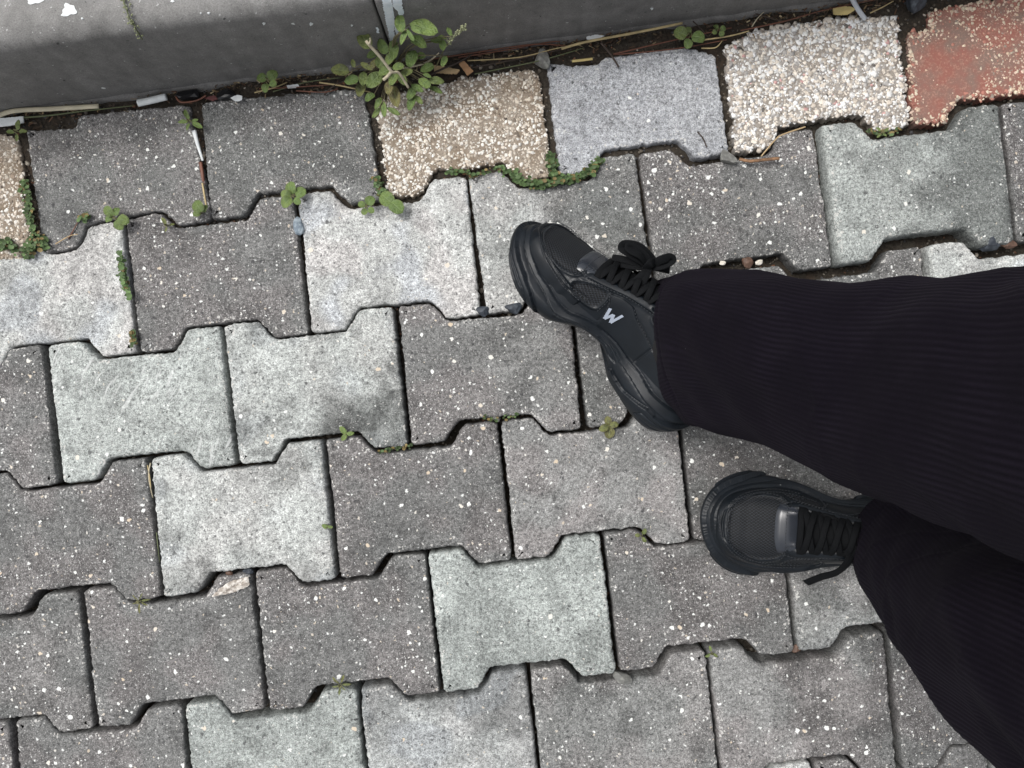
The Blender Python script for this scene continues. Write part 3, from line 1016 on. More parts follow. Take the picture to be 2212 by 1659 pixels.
MAT_LEATHER = leather_material("shoe_leather", (0.0050, 0.0072, 0.0100), 0.36)
MAT_SOLE = leather_material("shoe_sole_rubber", (0.0072, 0.0098, 0.0132), 0.43)
MAT_MESHFAB = mesh_fabric_material()
MAT_LACE = plain("lace_cotton", (0.0040, 0.0046, 0.0056), 0.8, 0.4, 900.0, 0.15)
MAT_PATENT = plain("patent_bridge", (0.024, 0.028, 0.036), 0.25, 0.2, 50.0, 0.6, 0.05)
MAT_PRINT = plain("silver_print", (0.33, 0.37, 0.44), 0.5, 0.1, 60.0, None, 0.05)
MAT_THREAD = plain("shoe_thread", (0.030, 0.034, 0.040), 0.6, 0.2, 400.0)
MAT_SOCK = plain("sock_knit", (0.005, 0.005, 0.006), 0.9, 0.3, 700.0)

SOLE_CP = [(.138, .010), (.126, .036), (.100, .0505), (.066, .055), (.030, .049), (-.010, .039), (-.05, .037), (-.09, .0425), (-.120, .037), (-.135, .017),
           (-.137, -.008), (-.126, -.031), (-.095, -.041), (-.05, -.041), (.0, -.045), (.04, -.053), (.08, -.055), (.110, -.046), (.130, -.023)]

SOLE_CP = [(x_, y_ * 0.935) for x_, y_ in SOLE_CP]


def poly_arr(pts, n=24):
    return catmull(np.array(pts, float), n)


def near(V, C):
    """distance of every vertex V to the densely sampled curve C"""
    out = np.full(len(V), 1e9)
    for a in range(0, len(V), 5000):
        d = V[a:a + 5000, None, :] - C[None]
        out[a:a + 5000] = np.sqrt((d * d).sum(-1)).min(1)
    return out


def grid_faces(nu, nv, wrap=False):
    idx = np.arange(nu * nv).reshape(nu, nv)
    if wrap:
        idx = np.vstack([idx, idx[:1]])
    return np.stack([idx[:-1, :-1], idx[1:, :-1], idx[1:, 1:], idx[:-1, 1:]], -1).reshape(-1, 4)


# ---- sole (right foot, medial side = +y, toe = +x)
def sole_geo():
    o = catmull(SOLE_CP, 32, True)
    L = np.concatenate([[0], np.cumsum(np.linalg.norm(np.diff(np.vstack([o, o[:1]]), axis=0), axis=1))])
    n = 720
    u = np.linspace(0, L[-1], n, endpoint=False)
    oo = np.vstack([o, o[:1]])
    p = np.stack([np.interp(u, L, oo[:, 0]), np.interp(u, L, oo[:, 1])], -1)
    t = np.roll(p, -4, 0) - np.roll(p, 4, 0)
    t /= np.linalg.norm(t, axis=1)[:, None]
    nrm = np.stack([t[:, 1], -t[:, 0]], -1)
    cen = p.mean(0)
    if np.mean(((p - cen) * nrm).sum(1)) < 0:
        nrm = -nrm
    x = p[:, 0]
    zb = 0.018 * np.clip((x - 0.075) / 0.06, 0, 1.2) ** 2 + 0.020 * np.exp(-((x - 0.000) / 0.036) ** 4) + 0.010 * np.clip((-x - 0.105) / 0.032, 0, 1) ** 2
    zt = np.interp(x, [-.137, -.12, -.08, -.04, 0, .03, .06, .09, .115, .138], [.062, .060, .054, .048, .045, .041, .037, .036, .041, .048])
    nv = 58
    vv = np.linspace(0, 1, nv)
    wav = 0.5 + 0.5 * np.sin(x * 46 + 2.0)
    Vs = []
    for v in vv:
        bulge = 0.0065 * np.sin(math.pi * min(v * 1.25 + 0.12, 1.0)) - 0.0085 * max(v - 0.55, 0) / 0.45
        pod = np.exp(-((x - 0.085) / 0.045) ** 2) + np.exp(-((x + 0.10) / 0.038) ** 2)
        off = bulge - 0.0055 * (1 - v) ** 3 + 0.004 * (pod - 0.7) * (1 - v) ** 0.7 - 0.006 * np.exp(-((x + 0.005) / 0.03) ** 2) * (1 - v)
        z = zb + (zt - zb) * v
        Vs.append(np.column_stack([p + nrm * (off)[:, None], z]))
    V = np.stack(Vs, 1)                                   # n x nv x 3
    base = V.copy()
    nr3 = np.column_stack([nrm, np.full(n, 0.12)])
    # relief: pods and rim stand proud with crisp edges, a few cut lines
    raised = [
        ([(.150, .52), (.118, .58), (.097, .60), (.080, .50), (.068, .30), (.060, .0), (.060, -.1), (.150, -.1)], 0.0042),
        ([(-.150, .40), (-.118, .42), (-.096, .44), (-.080, .34), (-.066, .24), (-.040, .27), (-.034, .0), (-.034, -.1), (-.150, -.1)], 0.0042),
        ([(.150, .66), (.112, .74), (.086, .76), (.064, .66), (.048, .50), (.032, .44), (.004, .52), (-.030, .60), (-.060, .56), (-.086, .50), (-.150, .50), (-.150, .70), (-.088, .68), (-.060, .76), (-.022, .80), (.010, .74), (.034, .66), (.050, .74), (.070, .88), (.100, .94), (.150, .90)], 0.0022),
        ([(.104, .42), (.088, .38), (.078, .20), (.074, .04), (.120, .04), (.124, .36)], 0.0012),
    ]
    cuts = [
        [(-.006, .44), (-.036, .46), (-.026, .26), (-.006, .44)],
        [(-.092, .14), (-.128, .14), (-.128, .30), (-.096, .30), (-.092, .14)],
        [(.044, .36), (.030, .22), (.010, .16), (-.020, .14)],
        [(-.090, .84), (-.110, .82), (-.137, .86)],
        [(.120, .26), (.098, .24), (.090, .10)],
    ]
    disp = np.zeros((n, nv))
    xv = np.stack([np.repeat(x, nv), np.tile(vv, n)], -1)
    flatb = base.reshape(-1, 3)

    def side_curve(cur, side):
        sel = np.where(p[:, 1] * side > 0)[0]
        order = sel[np.argsort(x[sel])]
        cs = [cur[0]]
        for a, b in zip(cur[:-1], cur[1:]):
            m_ = max(6, int(abs(b[0] - a[0]) / 0.0008) + int(abs(b[1] - a[1]) * 45))
            for k in range(1, m_ + 1):
                cs.append(a + (b - a) * k / m_)
        cs = np.array(cs)
        cs = cs[(cs[:, 1] >= 0) & (cs[:, 0] < .139) & (cs[:, 0] > -.138)]
        ii = np.interp(cs[:, 0], x[order], np.arange(len(order)))
        i0 = order[np.clip(np.round(ii).astype(int), 0, len(order) - 1)]
        j0 = np.clip(np.round(cs[:, 1] * (nv - 1)).astype(int), 0, nv - 1)
        return base[i0, j0]

    for poly, hgt in raised:
        pl = np.array(poly, float)
        ins = in_poly(xv, pl)
        closed = np.vstack([pl, pl[:1]])
        d = np.minimum(near(flatb, side_curve(closed, 1)), near(flatb, side_curve(closed, -1)))
        k_ = np.clip(d / 0.0012, 0, 1)
        k_ = k_ * k_ * (3 - 2 * k_)
        disp += (hgt * np.where(ins, k_, 0) - 0.0008 * np.where(ins, 0, np.exp(-(d / 0.0013) ** 2))).reshape(n, nv)
    for gpl in cuts:
        cur = np.array(gpl, float)
        for side in (1, -1):
            d = near(flatb, side_curve(cur, side)).reshape(n, nv)
            disp -= 0.0018 * np.exp(-(d / 0.0011) ** 2)
    # upper rim swells a little over the groove
    V = base + nr3[:, None, :] * disp[..., None]
    VV = V.reshape(-1, 3)
    F = grid_faces(n, nv, True)
    cb = len(VV)
    VV = np.vstack([VV, [[0, 0, 0.010]], [[0, 0, 0.042]]])
    tris = []
    for i in range(n):
        j = (i + 1) % n
        tris.append((i * nv, cb, j * nv, j * nv))
        tris.append((i * nv + nv - 1, j * nv + nv - 1, cb + 1, cb + 1))
    faces = [tuple(f) for f in F] + [t[:3] for t in tris]
    return VV, faces, zt, p


# ---- upper surface (x along the foot, t from medial base 0 over the top to lateral base 1)
_o = catmull(SOLE_CP, 32, True)


def half_widths(x):
    med = _o[_o[:, 1] > -0.0]
    lat = _o[_o[:, 1] <= 0.0]
    med = med[np.argsort(med[:, 0])]
    lat = lat[np.argsort(lat[:, 0])]
    return np.interp(x, med[:, 0], med[:, 1]), np.interp(x, lat[:, 0], lat[:, 1])


XA, XB = 0.1335, -0.1325


def upper_point(x, t):
    """vectorised smooth surface"""
    x = np.asarray(x, float)
    t = np.asarray(t, float)
    u = np.clip((x - XB) / (XA - XB), 0, 1)
    m_, l_ = half_widths(x * 0.985)
    ends = np.sqrt(np.clip(1 - (2 * u - 1) ** 22, 0, 1))
    inset = np.interp(x, [-.135, -.10, -.05, 0, .05, .10, .135], [.006, .0065, .006, .0075, .0085, .0085, .007])
    ym, yl = m_ - inset, l_ + inset
    c = (ym + yl) / 2
    hw = np.maximum((ym - yl) / 2, 0.0) * ends
    z0 = np.interp(x, [-.135, -.08, -.04, 0, .06, .10, .135], [.051, .048, .043, .039, .033, .033, .038]) - 0.004
    H = np.interp(x, [-.1325, -.128, -.115, -.09, -.06, -.035, -.010, .007, .023, .038, .056, .075, .093, .107, .119, .1275, .1335],
                  [.020, .044, .058, .064, .066, .066, .0625, .058, .0525, .0475, .0415, .0365, .0315, .027, .0215, .0145, .004])
    boxy = np.interp(x, [-.13, -.06, -.02, .02, .06, .10, .13], [.62, .72, .80, .78, .66, .58, .55])
    rise = np.interp(x, [-.13, -.06, -.02, .02, .06, .10, .13], [.75, .80, .92, .95, .85, .78, .75])
    a = math.pi * t
    ca, sa = np.cos(a), np.sin(a)
    top_c = np.interp(x, [-.13, -.05, .0, .05, .10, .13], [0, .001, .004, .006, .004, .0])      # instep ridge leans to the big toe
    y = c + hw * np.sign(ca) * np.abs(ca) ** boxy + top_c * sa ** 2
    z = z0 + H * sa ** rise
    return np.stack([x, y, z], -1)


NXU, NTU = 330, 230
_s = np.linspace(0, 1, NXU)
_xs = (XA + XB) / 2 + (XA - XB) / 2 * np.cos(math.pi * (0.012 + 0.976 * _s))
_xs = 0.55 * _xs + 0.45 * np.linspace(_xs[0], _xs[-1], NXU)
_ts = np.linspace(0, 1, NTU)
UX, UT = np.meshgrid(_xs, _ts, indexing='ij')
UP = upper_point(UX, UT)
_du = np.gradient(UP, axis=0)
_dv = np.gradient(UP, axis=1)
UN = np.cross(_dv, _du)
UN /= np.linalg.norm(UN, axis=-1)[..., None] + 1e-12
if UN[NXU // 2, NTU // 2, 2] < 0:
    UN = -UN
# arc length across each section (for fabric patterns)
_arc = np.concatenate([np.zeros((NXU, 1)), np.cumsum(np.linalg.norm(np.diff(UP, axis=1), axis=-1), axis=1)], 1)
UARC = _arc - _arc[:, NTU // 2:NTU // 2 + 1]


def surf(x, t, lift=0.0):
    """point on the upper, lifted along its normal"""
    p = upper_point(x, t)
    e = 0.0015
    dx = upper_point(np.asarray(x) - e, t) - upper_point(np.asarray(x) + e, t)
    dt = upper_point(x, np.clip(np.asarray(t) + 0.006, 0, 1)) - upper_point(x, np.clip(np.asarray(t) - 0.006, 0, 1))
    n_ = np.cross(dt, dx)
    n_ /= np.linalg.norm(n_, axis=-1)[..., None] + 1e-12
    n_ = -n_
    return p + n_ * lift, n_


def sym(pts):
    return [(x, 1 - t) for x, t in pts]


TOE_MESH = [(.1190, .50), (.1165, .39), (.108, .295), (.096, .245), (.080, .235), (.066, .265), (.059, .34), (.060, .50), (.059, .66), (.066, .735), (.080, .765), (.096, .755), (.108, .705), (.1165, .61)]
SIDE_MESH = [(.046, .250), (.026, .262), (.021, .150), (.026, .105), (.050, .120), (.056, .19)]
REAR_MESH = [(-.028, .30), (-.048, .295), (-.072, .255), (-.096, .21), (-.100, .18), (-.074, .195), (-.046, .225), (-.030, .255)]
MUD = [(.038, .095), (.064, .115), (.092, .175), (.112, .27), (.1225, .39), (.1250, .50), (.1225, .61), (.112, .73), (.092, .825), (.064, .885), (.038, .905)]
CURVES = [
    ([(.036, .130), (.062, .150), (.089, .205), (.108, .30), (.118, .40), (.1205, .50), (.118, .60), (.108, .70), (.089, .795), (.062, .85), (.036, .87)], 0.0009, 0.0009),
]
QUARTER = [(.024, .275), (.016, .20), (.010, .10), (.008, -.02), (-.050, -.02), (-.050, .11), (-.036, .145), (-.016, .20), (-.004, .262), (.010, .285)]
HEEL = [(-.050, -.02), (-.050, .105), (-.070, .105), (-.140, .110), (-.140, -.02)]
EYESTAY = [(.062, .345), (.050, .300), (.030, .300), (.010, .305), (-.012, .295), (-.030, .300), (-.040, .325), (-.040, .405), (-.010, .405), (.020, .405), (.048, .405), (.058, .395)]
OVERLAYS = [(MUD + [(.038, 1.02), (.16, 1.02), (.16, -.02), (.038, -.02)], 0.0014)]
for s_ in (0, 1):
    f_ = (lambda q: q) if s_ == 0 else sym
    OVERLAYS += [(f_(QUARTER), 0.0011), (f_(HEEL), 0.0016), (f_(EYESTAY), 0.0013)]
    CURVES += [
        (f_([(-.020, .335), (-.030, .305), (-.038, .265), (-.060, .205), (-.090, .165), (-.128, .160)]), 0.0011, 0.0010),
        (f_([(-.066, .10), (-.078, .07), (-.094, .02)]), 0.0011, 0.0010),
    ]
STITCH = [[(x_, t_) for x_, t_ in MUD]]


def dense_closed(poly, n=14):
    return catmull(poly, n, True)


def build_upper():
    V = UP.reshape(-1, 3)
    h = np.zeros(len(V))
    for pts, depth, wid in CURVES:
        cu = catmull(pts, 40)
        C = upper_point(cu[:, 0], np.clip(cu[:, 1], 0.005, 0.995))
        d = near(V, C)
        h -= depth * np.exp(-(d / wid) ** 2)
        h += 0.0005 * np.exp(-((d - 0.0028) / 0.0013) ** 2)
    st = np.stack([UX.ravel(), UT.ravel()], -1)
    for poly, hgt in OVERLAYS:
        pl = np.array(poly, float)
        ins = in_poly(st, pl)
        cu = np.vstack([pl, pl[:1]])
        cs = np.vstack([cu[i_] + (cu[i_ + 1] - cu[i_]) * np.linspace(0, 1, 40)[:, None] for i_ in range(len(pl))])
        cs = cs[(cs[:, 1] > 0) & (cs[:, 1] < 1) & (cs[:, 0] < XA) & (cs[:, 0] > XB)]
        d = near(V, upper_point(cs[:, 0], cs[:, 1]))
        k_ = np.clip(d / 0.0013, 0, 1)
        h += hgt * np.where(ins, k_, 0) - 0.0005 * np.where(ins, 0, np.exp(-(d / 0.0012) ** 2))
    masks = []
    for poly in (TOE_MESH, SIDE_MESH, sym(SIDE_MESH), REAR_MESH, sym(REAR_MESH)):
        pc = dense_closed(poly)
        ins = in_poly(st, pc)
        C = upper_point(pc[:, 0], pc[:, 1])
        d = near(V, C)
        h -= np.where(ins, 0.0014 * np.clip(d / 0.002, 0, 1), 0)
        h += 0.0011 * np.exp(-((d - 0.0022 * ~ins) / 0.0016) ** 2) * ~ins
        masks.append(ins)
    # lace channel: eyestays stand proud, tongue sits between them
    t, x = UT.ravel(), UX.ravel()
    chan = np.clip((0.054 - x) / 0.006, 0, 1) * np.clip((x + 0.050) / 0.01, 0, 1)
    dt_ = np.abs(t - 0.5)
    h += chan * (0.0026 * np.exp(-((dt_ - 0.165) / 0.045) ** 4) - 0.0030 * np.exp(-(dt_ / 0.095) ** 4))
    # creases across the vamp
    h += 0.0006 * np.sin(x * 330) * np.exp(-((x - 0.058) / 0.010) ** 2) * (dt_ > 0.24)
    # stitching: fine pricks beside the toe overlay
    Vd = V + UN.reshape(-1, 3) * h[:, None]
    return Vd, masks


UV_V, UV_MASKS = build_upper()
UV_F = grid_faces(NXU, NTU)
SOLE_V, SOLE_F, _, _ = sole_geo()


def split_faces(mask):
    fm = mask[UV_F].mean(1) > 0.5
    return fm


def sub_mesh(name, fsel, mat, flip, smooth=True):
    f = UV_F[fsel]
    used = np.unique(f)
    mp = np.zeros(len(UV_V), int)
    mp[used] = np.arange(len(used))
    V = UV_V[used].copy()
    if flip:
        V[:, 1] *= -1
        f = f[:, ::-1]
    me = np_mesh(name, V, mp[f], mat, smooth)
    uvl = me.uv_layers.new(name="surface")
    uv = np.stack([UX.ravel()[used], UARC.ravel()[used]], -1)
    li = np.zeros(len(me.loops), np.int32)
    me.loops.foreach_get("vertex_index", li)
    uvl.data.foreach_set("uv", uv[li].astype(np.float32).ravel())
    return me


def fl(V, flip):
    V = np.array(V, float)
    if flip:
        V = V * np.array([1, -1, 1])
    return V


def ribbon(path, width, thick, flip, ups=None, n=8):
    p = catmull(path, 10)
    if ups is None:
        ups = (0, 0, 1)
    else:
        ups = catmull(ups, 10)
    return tube_geo(fl(p, flip), width / 2, n, thick / width, fl(ups, flip) if np.ndim(ups) > 1 else ups)


def surf_ribbon(pts, width, thick, flip, lift=0.002):
    """flat lace over the upper: pts = (x, t, extra lift)"""
    c = catmull([(a, b, l) for a, b, l in pts], 10)
    pos, nn = surf(c[:, 0], c[:, 1])
    pos = pos + nn * (lift + c[:, 2])[:, None]
    return tube_geo(fl(pos, flip), width / 2, 8, thick / width, fl(nn, flip))


def stroke_patch(lines, width, flip, lift, seg=14):
    """printed letter strokes lying on the upper; lines in (x, t) with t scaled to metres already"""
    g = Geo()
    for (a, b) in lines:
        a, b = np.array(a, float), np.array(b, float)
        sc = np.array([1.0, 0.155])                                    # metres per unit t on the flank
        d = (b - a) * sc
        d /= np.linalg.norm(d)
        nrm = np.array([-d[1], d[0]]) * width / 2 / sc
        V, F = [], []
        for k in range(seg + 1):
            c = a + (b - a) * k / seg
            for s in (-1, 1):
                q2 = c + nrm * s
                p_, _ = surf(np.array(q2[0]), np.array(q2[1]), lift)
                V.append(p_)
            if k:
                F.append((2 * k - 2, 2 * k - 1, 2 * k + 1, 2 * k) if not flip else (2 * k, 2 * k + 1, 2 * k - 1, 2 * k - 2))
        g.add((list(fl(V, flip)), F))
    return g


def build_shoe(parent, flip, laces):
    sel = np.zeros(len(UV_F), bool)
    parts = []
    for mk in UV_MASKS:
        fm = split_faces(mk) & ~sel
        sel |= fm
        parts.append(fm)
    shoe = obj("shoe", sub_mesh("shoe_upper", ~sel, MAT_LEATHER, flip), parent)
    obj("toe_mesh", sub_mesh("toe_mesh", parts[0], MAT_MESHFAB, flip), shoe)
    for fm in parts[1:3]:
        obj("side_mesh", sub_mesh("side_mesh", fm, MAT_MESHFAB, flip), shoe)
    for fm in parts[3:5]:
        obj("collar_mesh", sub_mesh("collar_mesh", fm, MAT_MESHFAB, flip), shoe)
    SV = fl(SOLE_V, flip)
    sf = SOLE_F if not flip else [f[::-1] for f in SOLE_F]
    obj("sole", new_mesh("sole", SV, sf, MAT_SOLE, True), shoe)
    # patent bridge in front of the laces
    g = Geo()
    xs_ = np.linspace(.0485, .0695, 8)
    V, F = [], []
    tt = np.linspace(0.335, 0.665, 25)
    for i, x in enumerate(xs_):
        for j, t in enumerate(tt):
            e = 0.0025 * (1 - (abs(t - 0.5) / 0.165) ** 6) * (1 - (abs(x - 0.059) / 0.0105) ** 6) + 0.0002
            if abs(t - 0.5) < 0.075 and x < 0.0555:
                e -= 0.0022
            dx = 0.006 * (1 - ((t - 0.5) / 0.165) ** 2) * (1 if i > 3 else 0.2)
            p_, _ = surf(np.array(x - 0.004 + dx), np.array(t), e)
            V.append(p_)
    nb = len(tt)
    F = [(i * nb + j, i * nb + j + 1, (i + 1) * nb + j + 1, (i + 1) * nb + j) for i in range(len(xs_) - 1) for j in range(nb - 1)]
    if flip:
        F = [f[::-1] for f in F]
    obj("lace_bridge", new_mesh("lace_bridge", fl(V, flip), F, MAT_PATENT, True), shoe)
    # padded tongue
    V, F = [], []
    xs_ = np.linspace(.048, -.060, 28)
    tt = np.linspace(0.395, 0.605, 17)
    for i, x in enumerate(xs_):
        for j, t in enumerate(tt):
            e = 0.0012 + 0.0055 * (1 - (abs(t - 0.5) / 0.105) ** 2.5) * min(1, (0.050 - x) / 0.03) + 0.0005 * math.sin(x * 700)
            e += 0.010 * max(0, (-x - 0.010) / 0.05)
            p_, _ = surf(np.array(x), np.array(t), e)
            V.append(p_)
    nb = len(tt)
    F = [(i * nb + j, i * nb + j + 1, (i + 1) * nb + j + 1, (i + 1) * nb + j) for i in range(len(xs_) - 1) for j in range(nb - 1)]
    if not flip:
        F = [f[::-1] for f in F]
    obj("tongue", new_mesh("tongue", fl(V, flip), F, MAT_MESHFAB if False else MAT_LACE, True), shoe)
    # stitching: short thread dashes along the overlay seams
    g = Geo()
    seams = [([(x_ + .0012, t_) for x_, t_ in MUD], 0.0032)] + [(c_, 0.0013) for c_, _, _ in CURVES[:1]]
    for s__ in (lambda q: q, sym):
        seams += [(s__([(x_, t_) for x_, t_ in EYESTAY]), 0.0030), (s__(QUARTER[:3]), 0.0016), (s__(QUARTER[5:9]), 0.0016), (s__([(.018 + .0, .10), (.022, .275), (.050, .262), (.060, .19)]), 0.0026)]
    seams += [([(x_, .5 + (t_ - .5) * 1.06) for x_, t_ in TOE_MESH], 0.0030)]
    for pts_, lf in seams:
        cu = catmull(pts_, 40)
        pos, nn = surf(cu[:, 0], np.clip(cu[:, 1], .01, .99), lf)
        Ls = np.concatenate([[0], np.cumsum(np.linalg.norm(np.diff(pos, axis=0), axis=1))])
        s0 = 0.0
        while s0 + 0.0024 < Ls[-1]:
            seg = [np.array([np.interp(q_, Ls, pos[:, k_]) for k_ in range(3)]) for q_ in (s0, s0 + 0.0011, s0 + 0.0022)]
            g.add(tube_geo(fl(seg, flip), 0.00042, 4))
            s0 += 0.0036
    obj("stitching", g.mesh("stitching", MAT_THREAD), shoe, kind="stuff")
    # laces through six pairs of eyelets
    ex = [.044, .031, .018, .005, -.009, -.024]
    for x in ex:
        for t in (.345, .655):
            p_, n_ = surf(np.array(x), np.array(t), 0.0030)
            ring = []
            t1_ = np.cross(n_, (1, 0, 0))
            t1_ /= np.linalg.norm(t1_)
            t2_ = np.cross(n_, t1_)
            for k in range(13):
                a = 2 * math.pi * k / 12
                ring.append(p_ + 0.0021 * (math.cos(a) * t1_ + math.sin(a) * t2_))
            obj("eyelet", Geo().add(tube_geo(fl(ring, flip), 0.0007, 5)).mesh("eyelet", MAT_LACE), shoe)
    W_, T_ = 0.0072, 0.0013
    obj("lace", Geo().add(surf_ribbon([(.044, .345, .0018), (.0455, .42, .0042), (.0455, .5, .0052), (.0455, .58, .0042), (.044, .655, .0018)], W_, T_, flip)).mesh("lace", MAT_LACE), shoe)
    for i in range(5):
        a, b = ex[i], ex[i + 1]
        for sgn, l2 in ((1, 0.0), (-1, 0.0016)):
            q_ = lambda t: t if sgn == 1 else 1 - t
            obj("lace", Geo().add(surf_ribbon([(a - .001, q_(.35), .0012), (a * .7 + b * .3, q_(.43), .0058 + l2), ((a + b) / 2, q_(.5), .0075 + l2), (a * .3 + b * .7, q_(.57), .0058 + l2), (b + .001, q_(.65), .0012)], W_, T_, flip)).mesh("lace", MAT_LACE), shoe)
    for pts, w in laces:
        obj("lace", Geo().add(ribbon(pts, w, 0.0015, flip)).mesh("lace", MAT_LACE), shoe)
    return shoe


def lowest(o):
    zmin = 1e9
    for c in [o] + list(o.children):
        n = len(c.data.vertices)
        co = np.zeros(n * 3, np.float32)
        c.data.vertices.foreach_get("co", co)
        co = co.reshape(-1, 3) @ np.array(o.matrix_basis.to_3x3()).T
        zmin = min(zmin, co[:, 2].min())
    return zmin


person = empty("person", (0.40, -0.10, 0.0), label="person in black corduroy trousers and chunky black trainers standing on the pavers", cat="person")
PLOC = Vector(person.location)

# lace bows in shoe space (x, y, z)
bow_left = [
    ([(.000, -.006, .102), (.000, -.024, .092), (.002, -.040, .070), (.010, -.052, .046), (.018, -.064, .026)], 0.0095),
    ([(-.012, -.006, .104), (-.026, -.030, .100), (-.034, -.050, .078), (-.048, -.062, .060), (-.066, -.058, .064), (-.060, -.040, .090)], 0.0075),
    ([(-.012, -.002, .104), (.010, .016, .094), (.026, .022, .085), (.036, .012, .080), (.030, -.006, .084), (.010, -.010, .096)], 0.0085),
    ([(-.012, .000, .106), (-.020, .016, .108), (-.032, .030, .096), (-.040, .040, .080)], 0.0075),
    ([(-.016, .006, .106), (-.012, -.002, .109), (-.014, -.012, .106)], 0.0085),
]


def pose_shoe(sh, toe_px, heel_px, roll, pitch=0.0, zmid=0.06):
    a, b = P(*toe_px, 0.05), P(*heel_px, 0.05)
    d = a - b
    head = math.atan2(d.y, d.x)
    mid = (a + b) / 2
    R = Matrix.Rotation(head, 4, 'Z') @ Matrix.Rotation(pitch, 4, 'Y') @ Matrix.Rotation(roll, 4, 'X') @ Matrix.Scale(0.955, 4)
    sh.matrix_basis = R
    zmin = lowest(sh)
    # keep the foot's middle above the line between the two marks
    off = R.to_3x3() @ Vector((0, 0, 0.045))
    sh.matrix_basis = Matrix.Translation(Vector((mid.x - off.x - PLOC.x, mid.y - off.y - PLOC.y, -zmin + 0.0008))) @ R
    return sh


right_shoe = build_shoe(person, False, [])
g = stroke_patch([((.0110, .168), (.0070, .082)), ((.0070, .082), (.0038, .140)), ((.0038, .140), (-.0004, .082)), ((-.0004, .082), (-.0034, .168))], 0.0030, False, 0.0022)
obj("letter", g.mesh("letter", MAT_PRINT, True), right_shoe)
g = stroke_patch([((-.030, .43), (-.038, .43)), ((-.030, .47), (-.038, .43)), ((-.030, .47), (-.038, .47))], 0.0032, False, 0.0115)
obj("tongue_print", g.mesh("tongue_print", MAT_PRINT, True), right_shoe)
pose_shoe(right_shoe, (1168, 498), (1490, 868), math.radians(49), math.radians(0))
inv = (Matrix.Translation(PLOC) @ right_shoe.matrix_basis).inverted()
for pts_, w_ in [
    ([(1404, 573, .108), (1378, 557, .114), (1352, 541, .116), (1345, 535, .115), (1352, 530, .114), (1380, 536, .114), (1408, 564, .110)], 0.0115),
    ([(1402, 571, .110), (1384, 552, .118), (1362, 540, .119), (1360, 532, .118), (1386, 545, .116), (1405, 570, .112)], 0.0095),
    ([(1406, 573, .108), (1428, 562, .114), (1446, 557, .114), (1450, 563, .112), (1432, 573, .110), (1410, 577, .108)], 0.0100),
    ([(1408, 576, .108), (1430, 580, .106), (1446, 584, .100)], 0.0080),
    ([(1396, 582, .110), (1406, 570, .117), (1416, 566, .110)], 0.0105),
    ([(1404, 575, .108), (1372, 567, .106), (1345, 560, .101), (1322, 556, .094)], 0.0075),
    ([(1402, 578, .108), (1372, 576, .106), (1345, 572, .100), (1325, 570, .092)], 0.0070),
    ([(1404, 577, .110), (1396, 598, .112), (1384, 622, .108), (1374, 645, .100)], 0.0070),
    ([(1402, 577, .110), (1388, 592, .112), (1368, 610, .108), (1352, 628, .102)], 0.0070),
]:
    loc = [tuple(inv @ P(*q_)) for q_ in pts_]
    cc_ = catmull(loc, 10)
    zup = np.array(inv.to_3x3() @ Vector((0, 0, 1)))
    tg = np.gradient(cc_, axis=0)
    tg /= np.linalg.norm(tg, axis=1)[:, None]
    sd_ = np.cross(tg, zup)
    ups_ = (zup * 0.93 + sd_ * 0.36) if w_ > 0.009 else np.tile(zup, (len(cc_), 1))
    obj("lace", Geo().add(tube_geo(cc_, w_ / 2, 10, 0.15, ups_)).mesh("lace", MAT_LACE), right_shoe)
left_shoe = build_shoe(person, True, bow_left)
pose_shoe(left_shoe, (1536, 1136), (2065, 1166), 0.0)


# ---- trousers
def cord_material():
    m = M("black_corduroy")
    oc = m.node("TexCoord").outputs["Object"]
    n1, _ = m.noise(oc, 55.0, 3.0, 0.6)
    n2, _ = m.noise(oc, 900.0, 2.0, 0.6)
    n3, _ = m.noise(oc, 16.0, 3.0, 0.6)
    rib = m.math('MULTIPLY', m.attr("rib").outputs[2], m.math('MULTIPLY_ADD', m.smooth(n3, 0.35, 0.65), 0.8, 0.25))
    c = m.mix(rib, (0.0036, 0.0029, 0.0050), (0.0082, 0.0065, 0.0108))
    c = m.mix(m.math('MULTIPLY', m.smooth(n1, 0.35, 0.7), 0.6), c, (0.0048, 0.0038, 0.0064))
    m.put(m.bsdf.inputs["Sheen Weight"], 0.015)
    m.put(m.bsdf.inputs["Sheen Roughness"], 0.6)
    m.put(m.bsdf.inputs["Sheen Tint"], (0.75, 0.68, 0.85))
    l1, _ = m.chips(m.vmath('MULTIPLY', oc, (0.6, 1.6, 1.0)), 34.0, 0.10, 0.01, 0.06, '3D')
    c = m.mix(m.math('MULTIPLY', l1, 0.7), c, (0.25, 0.24, 0.24))
    return m.finish(c, 0.95, n2, 0.4, 0.0006, 0.05)


MAT_CORD = cord_material()
NRIB = 116
NR = NRIB * 6


